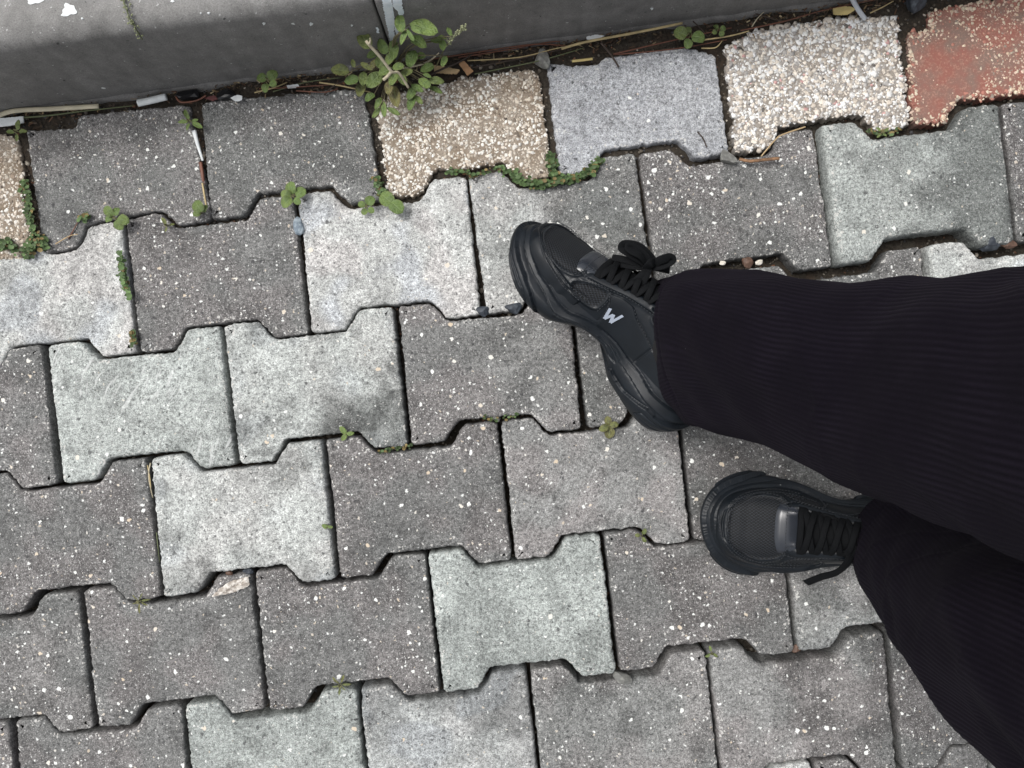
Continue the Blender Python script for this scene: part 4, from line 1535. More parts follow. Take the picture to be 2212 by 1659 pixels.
def leg_tube(cent, rad, seed, foldk=1.0, hem_in=True, notch=None, shear=0.0, boxy=False):
    """cent: list of (x,y,z) world, rad: list of (across, along-view) radii"""
    n = 170
    L = np.linspace(0, len(cent) - 1, n)
    C = catmull(cent, 40)
    Rr = catmull(rad, 40)
    ii = np.linspace(0, len(C) - 1, n)
    C = np.stack([np.interp(ii, np.arange(len(C)), C[:, k]) for k in range(3)], -1)
    Rr = np.stack([np.interp(ii, np.arange(len(Rr)), Rr[:, k]) for k in range(2)], -1)
    T = np.gradient(C, axis=0)
    T /= np.linalg.norm(T, axis=1)[:, None]
    th = np.linspace(0, 2 * math.pi, NR, endpoint=False)
    arc = np.concatenate([[0], np.cumsum(np.linalg.norm(np.diff(C, axis=0), axis=1))])
    V = np.zeros((n, NR, 3))
    ribv = 0.5 + 0.5 * np.cos(th * NRIB)
    for i in range(n):
        e1 = np.cross(T[i], (0, 0, 1.0)) if abs(T[i][2]) < 0.5 else np.cross((1.0, 0, 0), T[i])
        e1 = np.cross(T[i], (1.0, 0, 0))                      # roughly +-Y
        e1 /= np.linalg.norm(e1)
        e2 = np.cross(T[i], e1)
        s = arc[i]
        fade = min(1.0, 0.35 + s / 0.10)
        f = 0.0036 * np.sin(3 * th + 9 * s + seed) + 0.0035 * np.sin(2 * th - 14 * s + 2 * seed)
        f += 0.0022 * np.sin(7 * th + 22 * s + seed * 1.7) * (0.5 + 0.5 * np.sin(16 * s + 3 * th))
        f += 0.0042 * snoise(np.cos(th) * 2.2 + s * 26, np.sin(th) * 2.2 + s * 8, seed)
        f += 0.0026 * snoise(np.cos(th) * 5 + s * 60, np.sin(th) * 5 - s * 20, seed + 3)
        rg = 1 - np.abs(snoise(np.cos(th) * 1.6 + s * 13 + np.sin(th) * 0.8, np.sin(th) * 1.6 - s * 9, seed + 11))
        f += 0.0022 * np.clip(rg, 0, 1) ** 5
        rg = 1 - np.abs(snoise(np.cos(th) * 3.0 - s * 30, np.sin(th) * 3.0 + s * 24, seed + 17))
        f += 0.0014 * np.clip(rg, 0, 1) ** 5
        f *= foldk * fade
        if s < 0.03:
            f += 0.0022 * np.sin(5 * th + seed) * (1 - s / 0.03)
        if 0.026 < s < 0.031:
            f -= 0.0012
        if notch is not None:
            for (s0, t0, dep, ws, wt) in notch:
                dth = np.abs((th - t0 + math.pi) % (2 * math.pi) - math.pi)
                f -= dep * np.exp(-((s - s0) / ws) ** 2 - (dth / wt) ** 2)
        f = f + 0.00022 * (ribv - 0.5) * 2
        ex_ = 1 - (0.32 if boxy else 0.0) * max(0.0, 1 - s / 0.13)
        cc_ = np.sign(np.cos(th)) * np.abs(np.cos(th)) ** ex_
        ss_ = np.sign(np.sin(th)) * np.abs(np.sin(th)) ** ex_
        V[i] = C[i] + ((Rr[i, 0] + f) * cc_)[:, None] * e1 + ((Rr[i, 1] + f) * ss_)[:, None] * e2
    for i in range(n):
        k_ = shear * max(0.0, 1 - arc[i] / 0.10)
        V[i] -= T[i][None] * (k_ * (V[i][:, 1] - C[i][1]))[:, None]
    lip = V[0] * 0 + C[0] + (V[0] - C[0]) * 0.955 + T[0] * 0.001
    inn = C[6] + (V[6] - C[6]) * 0.93
    VV = np.concatenate([inn[None], lip[None], V], 0)
    F = grid_faces(n + 2, NR)
    last = np.arange((n + 2) * NR).reshape(n + 2, NR)
    wrapf = np.stack([last[:-1, -1], last[1:, -1], last[1:, 0], last[:-1, 0]], -1)
    F = np.vstack([F, wrapf])
    rib = np.tile(ribv, n + 2)
    return VV.reshape(-1, 3), F, rib


def ring_c(x, y, z):
    v = P(x, y, z)
    return (v.x, v.y, v.z)


right_c = [ring_c(1478, 752, 0.088), ring_c(1553, 750, 0.145), ring_c(1700, 777, 0.22), ring_c(1850, 818, 0.285), ring_c(2000, 850, 0.340), ring_c(2212, 884, 0.42), (0.345, -0.03, 0.56), (0.40, -0.045, 0.72)]
right_r = [(0.0765, 0.0360), (0.0750, 0.052), (0.0755, 0.070), (0.0785, 0.075), (0.080, 0.078), (0.081, 0.080), (0.086, 0.088), (0.092, 0.098)]
left_c = [ring_c(1998, 1188, 0.085), ring_c(2052, 1238, 0.15), ring_c(2122, 1310, 0.22), ring_c(2215, 1400, 0.30), (0.398, -0.203, 0.42), (0.405, -0.205, 0.56), (0.415, -0.195, 0.72)]
left_r = [(0.0760, 0.0700), (0.077, 0.072), (0.078, 0.075), (0.079, 0.078), (0.082, 0.082), (0.088, 0.090), (0.094, 0.100)]
V1, F1, R1 = leg_tube(right_c, right_r, 4, 0.7, shear=0.30, boxy=True, notch=[(0.30, math.pi, 0.010, 0.012, 0.35)])
V2, F2, R2 = leg_tube(left_c, left_r, 9, 1.0)
# seat and waist
sv, sf_ = [], []
NS = 96
for i, (z, ax, ay, cx, cy) in enumerate([(0.64, .06, .11, .385, -.12), (0.68, .105, .165, .39, -.12), (0.74, .120, .180, .41, -.12), (0.80, .118, .178, .42, -.12), (0.88, .112, .168, .43, -.12), (0.95, .105, .155, .44, -.12), (0.952, .001, .001, .44, -.12)]):
    for k in range(NS):
        a = 2 * math.pi * k / NS
        sv.append((cx + ax * math.cos(a), cy + ay * math.sin(a), z))
    if i:
        for k in range(NS):
            j = (k + 1) % NS
            sf_.append(((i - 1) * NS + k, (i - 1) * NS + j, i * NS + j, i * NS + k))
allV = np.vstack([V1, V2, np.array(sv)]) - np.array(PLOC)
allF = np.vstack([F1, F2 + len(V1), np.array(sf_) + len(V1) + len(V2)])
me = np_mesh("trousers", allV, allF, MAT_CORD, True)
vattr(me, "rib", np.concatenate([R1, R2, np.full(len(sv), 0.4)]))
obj("trousers", me, person)
# socks and shins inside the trouser legs
for cc, sh in ((right_c, right_shoe), (left_c, left_shoe)):
    ank = sh.matrix_basis @ Vector((-0.070, 0.0, 0.075)) + PLOC
    path = catmull([tuple(ank), ((ank.x + cc[1][0]) / 2, (ank.y + cc[1][1]) / 2, (ank.z + cc[1][2]) / 2 + .02), cc[2], cc[4]], 8) - np.array(PLOC)
    rr_ = np.interp(np.linspace(0, 1, len(path)), [0, .25, .6, 1], [.031, .033, .043, .054])
    obj("sock", Geo().add(tube_geo(path, rr_, 24)).mesh("sock", MAT_SOCK), person)

# ------------------------------------------------------------------ weeds
def leaf_material():
    m = M("weed_leaf")
    oi = m.node("ObjectInfo")
    dry = m.prop("dry")
    uv = m.node("UVMap", uv_map="leaf").outputs[0]
    sep = m.node("SeparateXYZ", {"Vector": uv})
    u, v = sep.outputs[0], sep.outputs[1]
    oc = m.node("TexCoord").outputs["Object"]
    n1, _ = m.noise(oc, 3.0, 3.0, 0.6)
    g1 = m.mix(oi.outputs["Random"], (0.105, 0.168, 0.042), (0.175, 0.245, 0.065))
    g1 = m.mix(m.smooth(n1, 0.35, 0.7), g1, (0.125, 0.185, 0.065))
    dr = m.mix(m.smooth(n1, 0.3, 0.7), (0.20, 0.17, 0.06), (0.12, 0.085, 0.055))
    c = m.mix(dry, g1, dr)
    av = m.math('ABSOLUTE', v)
    mid = m.math('SUBTRACT', 1.0, m.smooth(av, 0.02, 0.12))
    side = m.math('SINE', m.math('MULTIPLY', m.math('SUBTRACT', u, m.math('MULTIPLY', av, 0.5)), 34.0))
    vein = m.math('MULTIPLY', m.smooth(side, 0.75, 1.0), 0.45)
    c = m.mix(m.math('MULTIPLY', m.math('MAXIMUM', mid, vein), 0.45), c, (0.20, 0.26, 0.12))
    edge = m.smooth(av, 0.8, 1.0)
    c = m.mix(m.math('MULTIPLY', edge, 0.25), c, (0.16, 0.11, 0.06))
    mt = m.finish(c, 0.5, m.math('SUBTRACT', n1, m.math('MULTIPLY', m.math('MAXIMUM', mid, vein), 0.6)), 0.35, 0.05, 0.35)
    m.put(m.bsdf.inputs["Subsurface Weight"], 0.0)
    return mt


MAT_LEAF = leaf_material()
MAT_STEM = plain("weed_stem", (0.16, 0.155, 0.07), 0.6, 0.35, 200.0)
MAT_STEMR = plain("weed_stem_reddish", (0.15, 0.13, 0.07), 0.6, 0.35, 200.0)


def leaf_mesh(kind, seed):
    r = np.random.RandomState(seed)
    ns, nw = 10, 7
    prof = {"ovate": lambda s: (s ** 0.55) * (1 - s) ** 0.62 * 1.45, "round": lambda s: np.sqrt(np.clip(1 - (2 * s - 1) ** 2, 0, 1)) ** 0.9, "narrow": lambda s: (s ** 0.8) * (1 - s) ** 0.7 * 1.75}[kind]
    bend, fold, wav = r.uniform(-.10, .22), r.uniform(.08, .34), r.uniform(0.0, .05)
    V, UVs = [], []
    for i in range(ns + 1):
        s = i / ns
        w = 0.5 * prof(np.array(s)) + 0.012
        for j in range(nw):
            q_ = 2 * j / (nw - 1) - 1
            z = bend * math.sin(math.pi * s) * 0.9 - 0.22 * s * s * r.uniform(0.9, 1.1) + fold * abs(q_) * w + wav * math.sin(9 * s + 3 * q_)
            V.append((s + r.uniform(-.006, .006), q_ * w, z))
            UVs.append((s, q_))
    F = [(i * nw + j, (i + 1) * nw + j, (i + 1) * nw + j + 1, i * nw + j + 1) for i in range(ns) for j in range(nw - 1)]
    me = new_mesh("leaf", V, F, MAT_LEAF, True)
    uvl = me.uv_layers.new(name="leaf")
    for li, lp in enumerate(me.loops):
        uvl.data[li].uv = UVs[lp.vertex_index]
    return me


LEAVES = {k: [leaf_mesh(k, 40 + i + 10 * n) for i in range(4)] for n, k in enumerate(("ovate", "round", "narrow"))}


def put_leaf(parent, base, yaw, pitch, length, width, kind="ovate", dry=0.0, roll=0.0):
    o = bpy.data.objects.new("leaf", rnd.choice(LEAVES[kind]))
    link(o, parent)
    o.location = Vector(base) - Vector(parent.location)
    o.rotation_euler = Euler((roll, -pitch, yaw), 'XYZ')
    o.scale = (length, width, length)
    o["dry"] = float(dry)
    return o


def weed(label, root, leaves, cat="weed", name="weed", stem_mat=None, group=None, z0=-0.004):
    """leaves: (centre x, centre y, length, width, angle deg, height, kind, dry) in survey units"""
    e = empty(name, tuple(P(root[0], root[1], z0)), label=label, cat=cat)
    rb = P(root[0], root[1], z0)
    g_ = Geo()
    for (cx, cy, ln, wd, ang, z, kind, dry) in leaves:
        a = math.radians(ang)
        L = ln / S * (CAM_H - z) / CAM_H
        c_ = P(cx, cy, z)
        pit = rnd.uniform(0.05, 0.35)
        b_ = Vector((c_.x - math.cos(a) * L / 2, c_.y - math.sin(a) * L / 2, z - 0.1 * L))
        put_leaf(e, b_, a, pit, L, wd / S * 1.1, kind, dry, rnd.uniform(-.25, .25))
        mid = (rb * 0.55 + b_ * 0.45)
        mid.z = max(rb.z, b_.z * 0.75) + 0.001
        pth = catmull([tuple(rb - Vector(e.location)), tuple(mid - Vector(e.location)), tuple(b_ - Vector(e.location))], 5)
        g_.add(tube_geo(pth, np.linspace(0.0008, 0.0005, len(pth)), 5))
    obj("stem", g_.mesh("stem", stem_mat or MAT_STEM), e)
    return e


# the big weed growing from the kerb joint
def K(rx, ry):
    return 685.8 + 0.2232 * rx, 0.2232 * ry


big = [(1025, 255, 235, 160, -14, .105, 0), (800, 220, 150, 105, 100, .105, 0), (840, 345, 150, 65, 242, .10, 0), (895, 335, 110, 45, 300, .108, 0), (975, 400, 150, 115, -30, .085, 0),
       (450, 375, 175, 140, 120, .075, .35), (630, 450, 130, 105, 120, .06, 0), (735, 470, 160, 105, 268, .065, .1), (910, 560, 145, 125, 250, .05, 0), (1000, 540, 85, 75, 0, .045, 0),
       (525, 520, 95, 85, 200, .05, .1), (215, 675, 155, 120, 172, .04, .45), (325, 765, 125, 105, 190, .035, 0), (440, 755, 115, 95, 268, .035, .2), (550, 770, 165, 140, 228, .045, .15),
       (650, 680, 115, 105, 200, .055, .1), (415, 860, 115, 105, 250, .02, .55), (505, 940, 95, 85, 220, .02, 0), (745, 930, 180, 125, 280, .035, .8), (590, 1000, 115, 65, 248, .028, .1),
       (640, 1050, 125, 65, 270, .03, .05), (730, 1070, 125, 60, 332, .028, .1), (570, 1085, 105, 55, 232, .025, .15), (1035, 800, 115, 95, 150, .04, 0), (1150, 780, 125, 85, -8, .04, .25),
       (1060, 650, 120, 105, 200, .04, 0), (1060, 730, 75, 45, -20, .045, 0), (910, 900, 115, 85, 240, .035, 0), (965, 850, 120, 75, 330, .035, 0), (1140, 860, 125, 65, -20, .03, 0),
       (905, 1000, 115, 85, 250, .03, 0), (975, 960, 95, 65, -40, .03, .1), (1225, 590, 95, 65, 250, .06, 0), (1150, 390, 95, 65, 180, .08, .1), (1210, 430, 85, 75, 270, .08, 0),
       (1200, 365, 85, 45, 0, .085, .2), (1275, 300, 85, 50, 120, .09, 0), (735, 750, 125, 95, 240, .05, .1), (820, 760, 115, 85, 300, .05, .2), (700, 560, 120, 90, 230, .06, .1), (470, 640, 110, 60, 150, .05, .5),
       (600, 600, 110, 95, 110, .05, .2), (860, 700, 110, 80, 20, .05, .3), (345, 610, 70, 50, 100, .05, .4), (690, 840, 120, 90, 260, .045, .85), (540, 620, 90, 60, 60, .05, .75), (780, 640, 100, 80, 190, .06, .05)]
lv = []
for (rx, ry, ln, wd, an, z, dry) in big:
    x, y = K(rx, ry)
    lv.append((x, y, ln * .2232 * 1.18, wd * .2232 * 1.22, an, z, "ovate" if ln / wd < 1.6 else "narrow", dry))
weed("large leafy green weed growing at the kerb joint below the white paint streak", (852, 152), lv, stem_mat=MAT_STEMR)
# its seed spike
sp = [P(*K(1230, 470), .07), P(*K(1290, 390), .08), P(*K(1350, 320), .09), P(*K(1425, 255), .098)]
spike = empty("seed_spike", tuple(P(*K(1200, 520), .05)), label="pale green seed spike leaning right out of the large weed", cat="seed head")
g_ = Geo()
c_ = catmull([tuple(p_ - Vector(spike.location)) for p_ in [P(*K(1150, 640), .03)] + sp], 10)
g_.add(tube_geo(c_, 0.0006, 5))
obj("stem", g_.mesh("stem", MAT_STEM), spike)
MAT_SEED = plain("seed_husk", (0.36, 0.38, 0.22), 0.7, 0.4, 300.0)
rs = np.random.RandomState(5)
pos = []
for i in range(90):
    k = rs.uniform(0.35, 1.0)
    b_ = c_[int(k * (len(c_) - 1))]
    pos.append(b_ + rs.normal(size=3) * 0.0016 * (1.2 - k * 0.6))
pm = pebble_mesh("seeds", np.array(pos), rs.uniform(0.0008, 0.0014, 90), np.tile([0.36, 0.38, 0.22], (90, 1)), MAT_SEED, 6, 0.9, 0.2)
obj("seeds", pm, spike, kind="stuff")


def rosette(label, cx, cy, n, ln, seed, kind="ovate", dry=0.0, z=0.008, ratio=0.7, a0=None, spread=1.0, arc=360):
    r = random.Random(seed)
    L = []
    st_ = r.uniform(0, 360) if a0 is None else a0
    for i in range(n):
        an = st_ + arc * i / n + r.uniform(-18, 18)
        l_ = ln * r.uniform(0.6, 1.1)
        d = (l_ * 0.62 + 2) * spread
        L.append((cx + d * math.cos(math.radians(an)), cy - d * math.sin(math.radians(an)), l_, l_ * ratio * r.uniform(0.85, 1.15), an, z + r.uniform(-.002, .006), kind, min(1, max(0, dry + r.uniform(-.12, .15)))))
    return weed(label, (cx, cy), L, name="weed_sprout", cat="weed")


rosette("grey-green four-leaved sprout at the kerb foot left of the large weed", 578, 176, 4, 24, 1, "round", .1, .03, .75, 60)
rosette("small sprout at the top of the joint holding the white straw", 410, 262, 5, 24, 2, "ovate", 0, .010, .6, 100)
rosette("round-leaved sprout at the joint left of the speckled dark paver", 247, 470, 5, 30, 3, "round", .05, .010, .7, 140)
rosette("yellow-green pair of leaves below the white straw joint", 438, 462, 3, 26, 4, "round", .2, .010, .75, 75, 1.0, 150)
rosette("tiny yellowish sprout left of the yellow-green leaf pair", 361, 487, 3, 18, 5, "ovate", .45, .008, .6, 120)
rosette("five-leaved sprout between two dark pavers above the blue pebble", 633, 424, 5, 27, 6, "round", .05, .010, .75, 90)
rosette("round-leaved sprout under the beige paver's lower left corner", 792, 447, 4, 24, 7, "round", .05, .010, .8, 160)
rosette("two round leaves below the beige paver beside the joint moss", 846, 438, 2, 32, 8, "round", .05, .010, .9, 330, .6)
rosette("bright leaf pair in the gap under a light paver", 748, 938, 3, 21, 9, "ovate", 0, .004, .85, 10, .7)
rosette("brownish limp sprout in the joint under the rolled shoe's heel", 1316, 920, 4, 24, 10, "round", .6, .006, .7, 100, .8)
rosette("single small green leaf in the joint right of a light paver", 708, 1138, 2, 18, 11, "ovate", .05, .006, .8, 170, .5)
rosette("small faded sprout in the joint left of the flat shoe", 1386, 1157, 3, 15, 12, "round", .45, .006, .6, 60)
rosette("yellowish grass tuft in the joint at lower left", 300, 1299, 6, 22, 13, "narrow", .6, .006, .3, 20)
rosette("small withered sprout in the joint at bottom centre", 735, 1480, 6, 20, 14, "narrow", .55, .006, .4, 20)
rosette("round-leaved sprout in the soil right of the long straw", 1489, 78, 4, 28, 15, "round", .1, .012, .8, 90)
rosette("small leaves in the soil left of the white pebbled paver", 1552, 66, 4, 17, 16, "round", .1, .012, .8, 30)
rosette("sprout at the corner of the beige paver at the left edge", 36, 285, 4, 22, 17, "ovate", .2, .010, .65, 80)
rosette("small leaves under the white pebbled paver's lower right corner", 1905, 286, 4, 15, 18, "ovate", .15, .006, .7, 40)
rosette("single small green leaf at the bottom right joint", 2150, 1602, 3, 16, 19, "ovate", .3, .006, .7, 90)
rosette("tiny sprout in the joint above the seam of two lower dark pavers", 1537, 1410, 3, 12, 20, "ovate", .2, .006, .7, 90)

# creeping ground cover in the joints
def cover_material():
    m = M("ground_cover")
    a = m.attr("tint").outputs[0]
    return m.finish(a, 0.6, None, 0, 0, 0.3)


MAT_COVER = cover_material()


def ground_cover(label, line, width, n, size, seed, bright=1.0, brown=0.05):
    r = np.random.RandomState(seed)
    c_ = catmull(line, 20) if len(line) > 1 else np.array(line, float)
    V, F, T_ = [], [], []
    for i in range(n):
        b_ = c_[r.randint(len(c_))]
        x, y = b_[0] + r.normal() * width * 0.55, b_[1] + r.normal() * width * 0.55
        z = r.uniform(-0.002, 0.0075) * (1 if r.rand() < .8 else 1.4)
        p_ = P(x, y, z)
        s = size / S * r.uniform(0.35, 1.15)
        a = r.uniform(0, 6.28)
        tx, ty = r.uniform(-.55, .55, 2)
        o_ = len(V)
        V.append((p_.x, p_.y, z))
        for k in range(7):
            b2 = a + 2 * math.pi * k / 7
            q_ = (math.cos(b2) * s * .62, math.sin(b2) * s * .5)
            V.append((p_.x + q_[0], p_.y + q_[1], z + q_[0] * tx + q_[1] * ty + 0.18 * s))
        F += [(o_, o_ + 1 + k, o_ + 1 + (k + 1) % 7) for k in range(7)]
        col = np.array([0.075, 0.120, 0.045]) * r.uniform(0.5, 1.6) * bright
        if r.rand() < brown + 0.06:
            col = np.array([0.20, 0.15, 0.06]) * r.uniform(.6, 1.2)
        T_ += [tuple(col) + (1,)] * 8
    me = np_mesh("ground_cover", V, F, MAT_COVER, True)
    vattr(me, "tint", T_, 'FLOAT_COLOR')
    return obj("ground_cover", me, label=label, cat="ground cover", kind="stuff")


ground_cover("creeping green cover in the joint under beige and blue-grey pavers", [(1105, 372), (1130, 393), (1165, 398), (1200, 392), (1240, 384), (1275, 370), (1298, 345)], 9, 430, 8.5, 1)
ground_cover("creeping green cover climbing the joint beside the blue-grey paver", [(1190, 335), (1195, 360), (1200, 385)], 9, 130, 8, 2)
ground_cover("green cover at the beige paver's lower left corner", [(812, 388), (822, 410), (830, 430)], 9, 120, 8, 3)
ground_cover("thin green cover along the beige paver's notch", [(966, 372), (1000, 370), (1025, 378), (1075, 362), (1095, 375)], 5, 110, 7, 4)
ground_cover("green cover filling the joint beside the left beige paver", [(52, 395), (60, 430), (66, 470), (74, 510)], 8, 190, 8, 5)
ground_cover("green cover clump below the left beige paver", [(60, 545), (75, 522), (98, 528)], 14, 190, 8.5, 6)
ground_cover("green cover at the left edge under the beige paver", [(2, 535), (18, 528), (28, 538)], 9, 100, 8.5, 7)
ground_cover("small green cover in the notch right of the left joint", [(176, 472), (190, 466)], 6, 50, 8, 8)
ground_cover("row of small leaves down the joint of the left light paver", [(258, 545), (264, 575), (270, 610), (277, 635)], 6, 90, 10, 9, 1.15)
ground_cover("brown-green cover at the lower end of the left light paver's joint", [(286, 715), (290, 742)], 5, 50, 9, 10, 0.9, .3)
ground_cover("dark green specks in the joint below two mid pavers", [(1040, 898), (1075, 905), (1120, 895)], 5, 40, 6, 11, 0.8, .2)
ground_cover("dark green specks in the joint below the light and dark paver", [(820, 975), (860, 968), (890, 962)], 4, 50, 6, 12, 0.7, .2)
ground_cover("sparse green specks under the white pebbled paver", [(1875, 283), (1905, 290), (1945, 280)], 5, 50, 7, 13, 0.9, .2)

# ------------------------------------------------------------------ litter, twigs and pebbles
MAT_STRAW = plain("dry_straw", (0.52, 0.41, 0.21), 0.6, 0.35, 90.0)
MAT_CREAM = plain("cream_stick", (0.66, 0.60, 0.44), 0.6, 0.2, 60.0)
MAT_PAPER = plain("white_paper", (0.72, 0.75, 0.75), 0.7, 0.12, 120.0)
MAT_GREYW = plain("greyish_plastic", (0.50, 0.53, 0.57), 0.4, 0.15, 40.0)
MAT_NEEDLE = plain("red_brown_needle", (0.17, 0.065, 0.038), 0.55, 0.4, 90.0)
MAT_BROWN = plain("dark_twig", (0.060, 0.042, 0.032), 0.75, 0.45, 150.0)
MAT_WOOD = plain("orange_wood", (0.46, 0.26, 0.13), 0.7, 0.3, 150.0)
MAT_SPLINT = plain("splinter_wood", (0.30, 0.165, 0.085), 0.75, 0.6, 220.0)
MAT_TAN = plain("tan_wood", (0.55, 0.40, 0.22), 0.7, 0.3, 100.0)
MAT_BLACK = plain("black_film", (0.010, 0.010, 0.012), 0.3, 0.3, 200.0, 0.5)
MAT_MAROON = plain("maroon_scrap", (0.12, 0.03, 0.03), 0.6, 0.3, 200.0)
MAT_YELLOW = plain("yellow_leaf", (0.58, 0.46, 0.19), 0.6, 0.3, 60.0)
MAT_GREENB = plain("green_blade", (0.12, 0.14, 0.065), 0.6, 0.3, 60.0)
MAT_TWIG = plain("bleached_twig", (0.56, 0.50, 0.36), 0.75, 0.35, 160.0)


def stone_mat(name, c1, c2):
    m = M(name)
    oc = m.node("TexCoord").outputs["Object"]
    n1, _ = m.noise(oc, 130.0, 4.0, 0.65)
    n2, _ = m.noise(oc, 500.0, 2.0, 0.6)
    c = m.mix(m.smooth(n1, 0.4, 0.66), c1, c2)
    return m.finish(c, 0.6, n2, 0.4, 0.0008, 0.4)


MAT_DSTONE = stone_mat("dark_slate", (0.030, 0.036, 0.046), (0.075, 0.088, 0.105))
MAT_GSTONE = stone_mat("grey_stone", (0.14, 0.14, 0.13), (0.26, 0.26, 0.24))
MAT_BSTONE = stone_mat("blue_stone", (0.16, 0.20, 0.24), (0.36, 0.42, 0.46))
MAT_RSTONE = stone_mat("brown_stone", (0.10, 0.058, 0.040), (0.17, 0.10, 0.072))
MAT_WSTONE = stone_mat("pale_stone", (0.60, 0.56, 0.48), (0.72, 0.68, 0.62))


def stick(name, label, cat, pts, dia, mat, flat=1.0, taper=1.0, group=None, n=6):
    """pts (x, y, z) in the survey grid; dia in survey units"""
    w = [P(*p_) for p_ in pts]
    o_ = w[0].copy()
    c_ = catmull([tuple(p_ - o_) for p_ in w], 8)
    r_ = np.linspace(1, taper, len(c_)) * dia / S / 2
    me = Geo().add(tube_geo(c_, r_, n, flat)).mesh(name, mat)
    e = obj(name, me, label=label, cat=cat, group=group)
    e.location = o_
    return e


def slab(name, label, cat, poly, z, thick, mat, curl=0.0, group=None):
    w = [P(x, y, z) for x, y in poly]
    c_ = sum(w, Vector()) / len(w)
    pts = fillet([((p_ - c_).x, (p_ - c_).y) for p_ in w], [0.0006] * len(w), 0.0012)
    m_ = len(pts)
    r = np.random.RandomState(len(label) * 7)
    pts = pts + r.normal(size=pts.shape) * 0.00018
    ext = np.abs(pts).max() + 1e-6
    zc = curl * (pts[:, 0] / ext) ** 2 + 0.3 * curl * np.sin(pts[:, 1] / ext * 3)
    V = [(x, y, -thick / 2 + k) for (x, y), k in zip(pts, zc)] + [(x, y, thick / 2 + k) for (x, y), k in zip(pts, zc)] + [(0, 0, -thick / 2), (0, 0, thick / 2)]
    F = []
    for i in range(m_):
        j = (i + 1) % m_
        F += [(i, j, m_ + j, m_ + i), (j, i, 2 * m_), (m_ + i, m_ + j, 2 * m_ + 1)]
    o_ = obj(name, new_mesh(name, V, F, mat), label=label, cat=cat, group=group)
    o_.location = c_
    return o_


def pebble(name, label, x, y, a, b, ang, mat, seed, z=0.002, h=0.6, cat="pebble", rough=0.22):
    bm = bmesh.new()
    bmesh.ops.create_icosphere(bm, subdivisions=2, radius=1.0)
    r = random.Random(seed)
    planes = []
    for k in range(9):
        d = Vector((r.gauss(0, 1), r.gauss(0, 1), r.gauss(0, 0.8))).normalized()
        planes.append((d, r.uniform(0.42, 0.80)))
    for v in bm.verts:
        for d, k in planes:
            e = v.co.dot(d) - k
            if e > 0:
                v.co -= d * e * (1 - rough * 0.5)
    for v in bm.verts:
        v.co *= 1.2 + r.uniform(-.03, .03)
        v.co = Vector((v.co.x * a / S / 1.7, v.co.y * b / S / 1.7, v.co.z * (a + b) / 2 / S / 1.7 * h))
    me = bpy.data.meshes.new(name)
    bm.to_mesh(me)
    bm.free()
    me.materials.append(mat)
    o_ = obj(name, me, label=label, cat=cat)
    o_.location = P(x, y, z)
    o_.rotation_euler = (0, 0, math.radians(ang))
    return o_


stick("flat_stick", "cream flat stick bent at its left end along the kerb foot", "stick", [(-20, 258, .004), (26, 240, .006), (110, 235, .006), (213, 229, .006)], 11, MAT_CREAM, .35)
slab("paper_scrap", "white paper scrap at the left edge below the cream stick", "paper scrap", [(-12, 257), (52, 252), (53, 266), (20, 272), (-12, 275)], .004, .0012, MAT_PAPER, .001)
stick("grass_stalk", "olive grass blade lying under the cream stick", "stalk", [(-5, 257, .003), (90, 251, .004), (180, 240, .004), (290, 228, .004)], 5, MAT_GREENB, .4, .4)
stick("cigarette_filter", "white cigarette filter lying in the gap at the kerb foot", "cigarette filter", [(298, 223, .006), (330, 216, .006), (359, 209, .006)], 15, MAT_PAPER, .9, 1.0, None, 10)
pebble("plastic_scrap", "crumpled black plastic scrap in the kerb gap right of the filter", 408, 206, 42, 24, 5, MAT_BLACK, 3, .003, .5, "plastic scrap")
pebble("plastic_scrap", "crumpled black plastic scrap beside the white chip in the kerb gap", 487, 206, 34, 24, -8, MAT_BLACK, 4, .003, .5, "plastic scrap")
slab("paper_scrap", "small white chip beside the black scrap in the kerb gap", "paper scrap", [(498, 212), (512, 205), (524, 208), (523, 217), (508, 219)], .007, .001, MAT_PAPER, .001)
stick("twig", "thin maroon twig curving below the black scraps", "twig", [(380, 209, .006), (392, 221, .006), (425, 217, .006), (445, 206, .007)], 4, MAT_NEEDLE)
slab("paper_scrap", "maroon scrap between the two black scraps", "paper scrap", [(440, 212), (462, 206), (472, 213), (460, 219)], .004, .001, MAT_MAROON)
slab("paper_scrap", "white strip among the needles right of the four-leaved sprout", "paper scrap", [(619, 185), (643, 182), (648, 188), (622, 191)], .006, .001, MAT_PAPER)
stick("paper_straw", "white tapered straw stuck in the joint between two dark pavers", "straw", [(419, 282, .003), (427, 312, .003), (438, 347, .001)], 11, MAT_PAPER, .6, .45)
stick("bark_strip", "dark red bark strip in the joint below the white straw", "bark strip", [(433, 350, -.001), (437, 376, .0), (440, 402, -.002)], 8, MAT_NEEDLE, .5)
stick("grass_stalk", "pale dry blade in the joint below the red bark strip", "stalk", [(437, 395, .0), (442, 425, .001), (447, 452, -.001)], 4, MAT_STRAW, .5)
slab("wood_chip", "small orange wood chip standing by the large weed", "wood chip", [(991, 137), (1003, 132), (1022, 154), (1010, 164)], .010, .002, MAT_WOOD)
slab("wood_chip", "flat tan wood chip under the brown twig beside the large weed", "wood chip", [(938, 142), (960, 145), (994, 152), (987, 160), (938, 157)], .004, .0025, MAT_TAN, .001)
tw = stick("dead_twig", "bleached forked twig lying over the large weed", "twig", [(791, 88, .108), (797, 96, .105), (822, 124, .09), (846, 154, .075), (862, 158, .068), (882, 189, .05)], 6.5, MAT_TWIG, 1, .8)
w_ = [P(846, 154, .075), P(838, 164, .07), (P(829, 172, .066))]
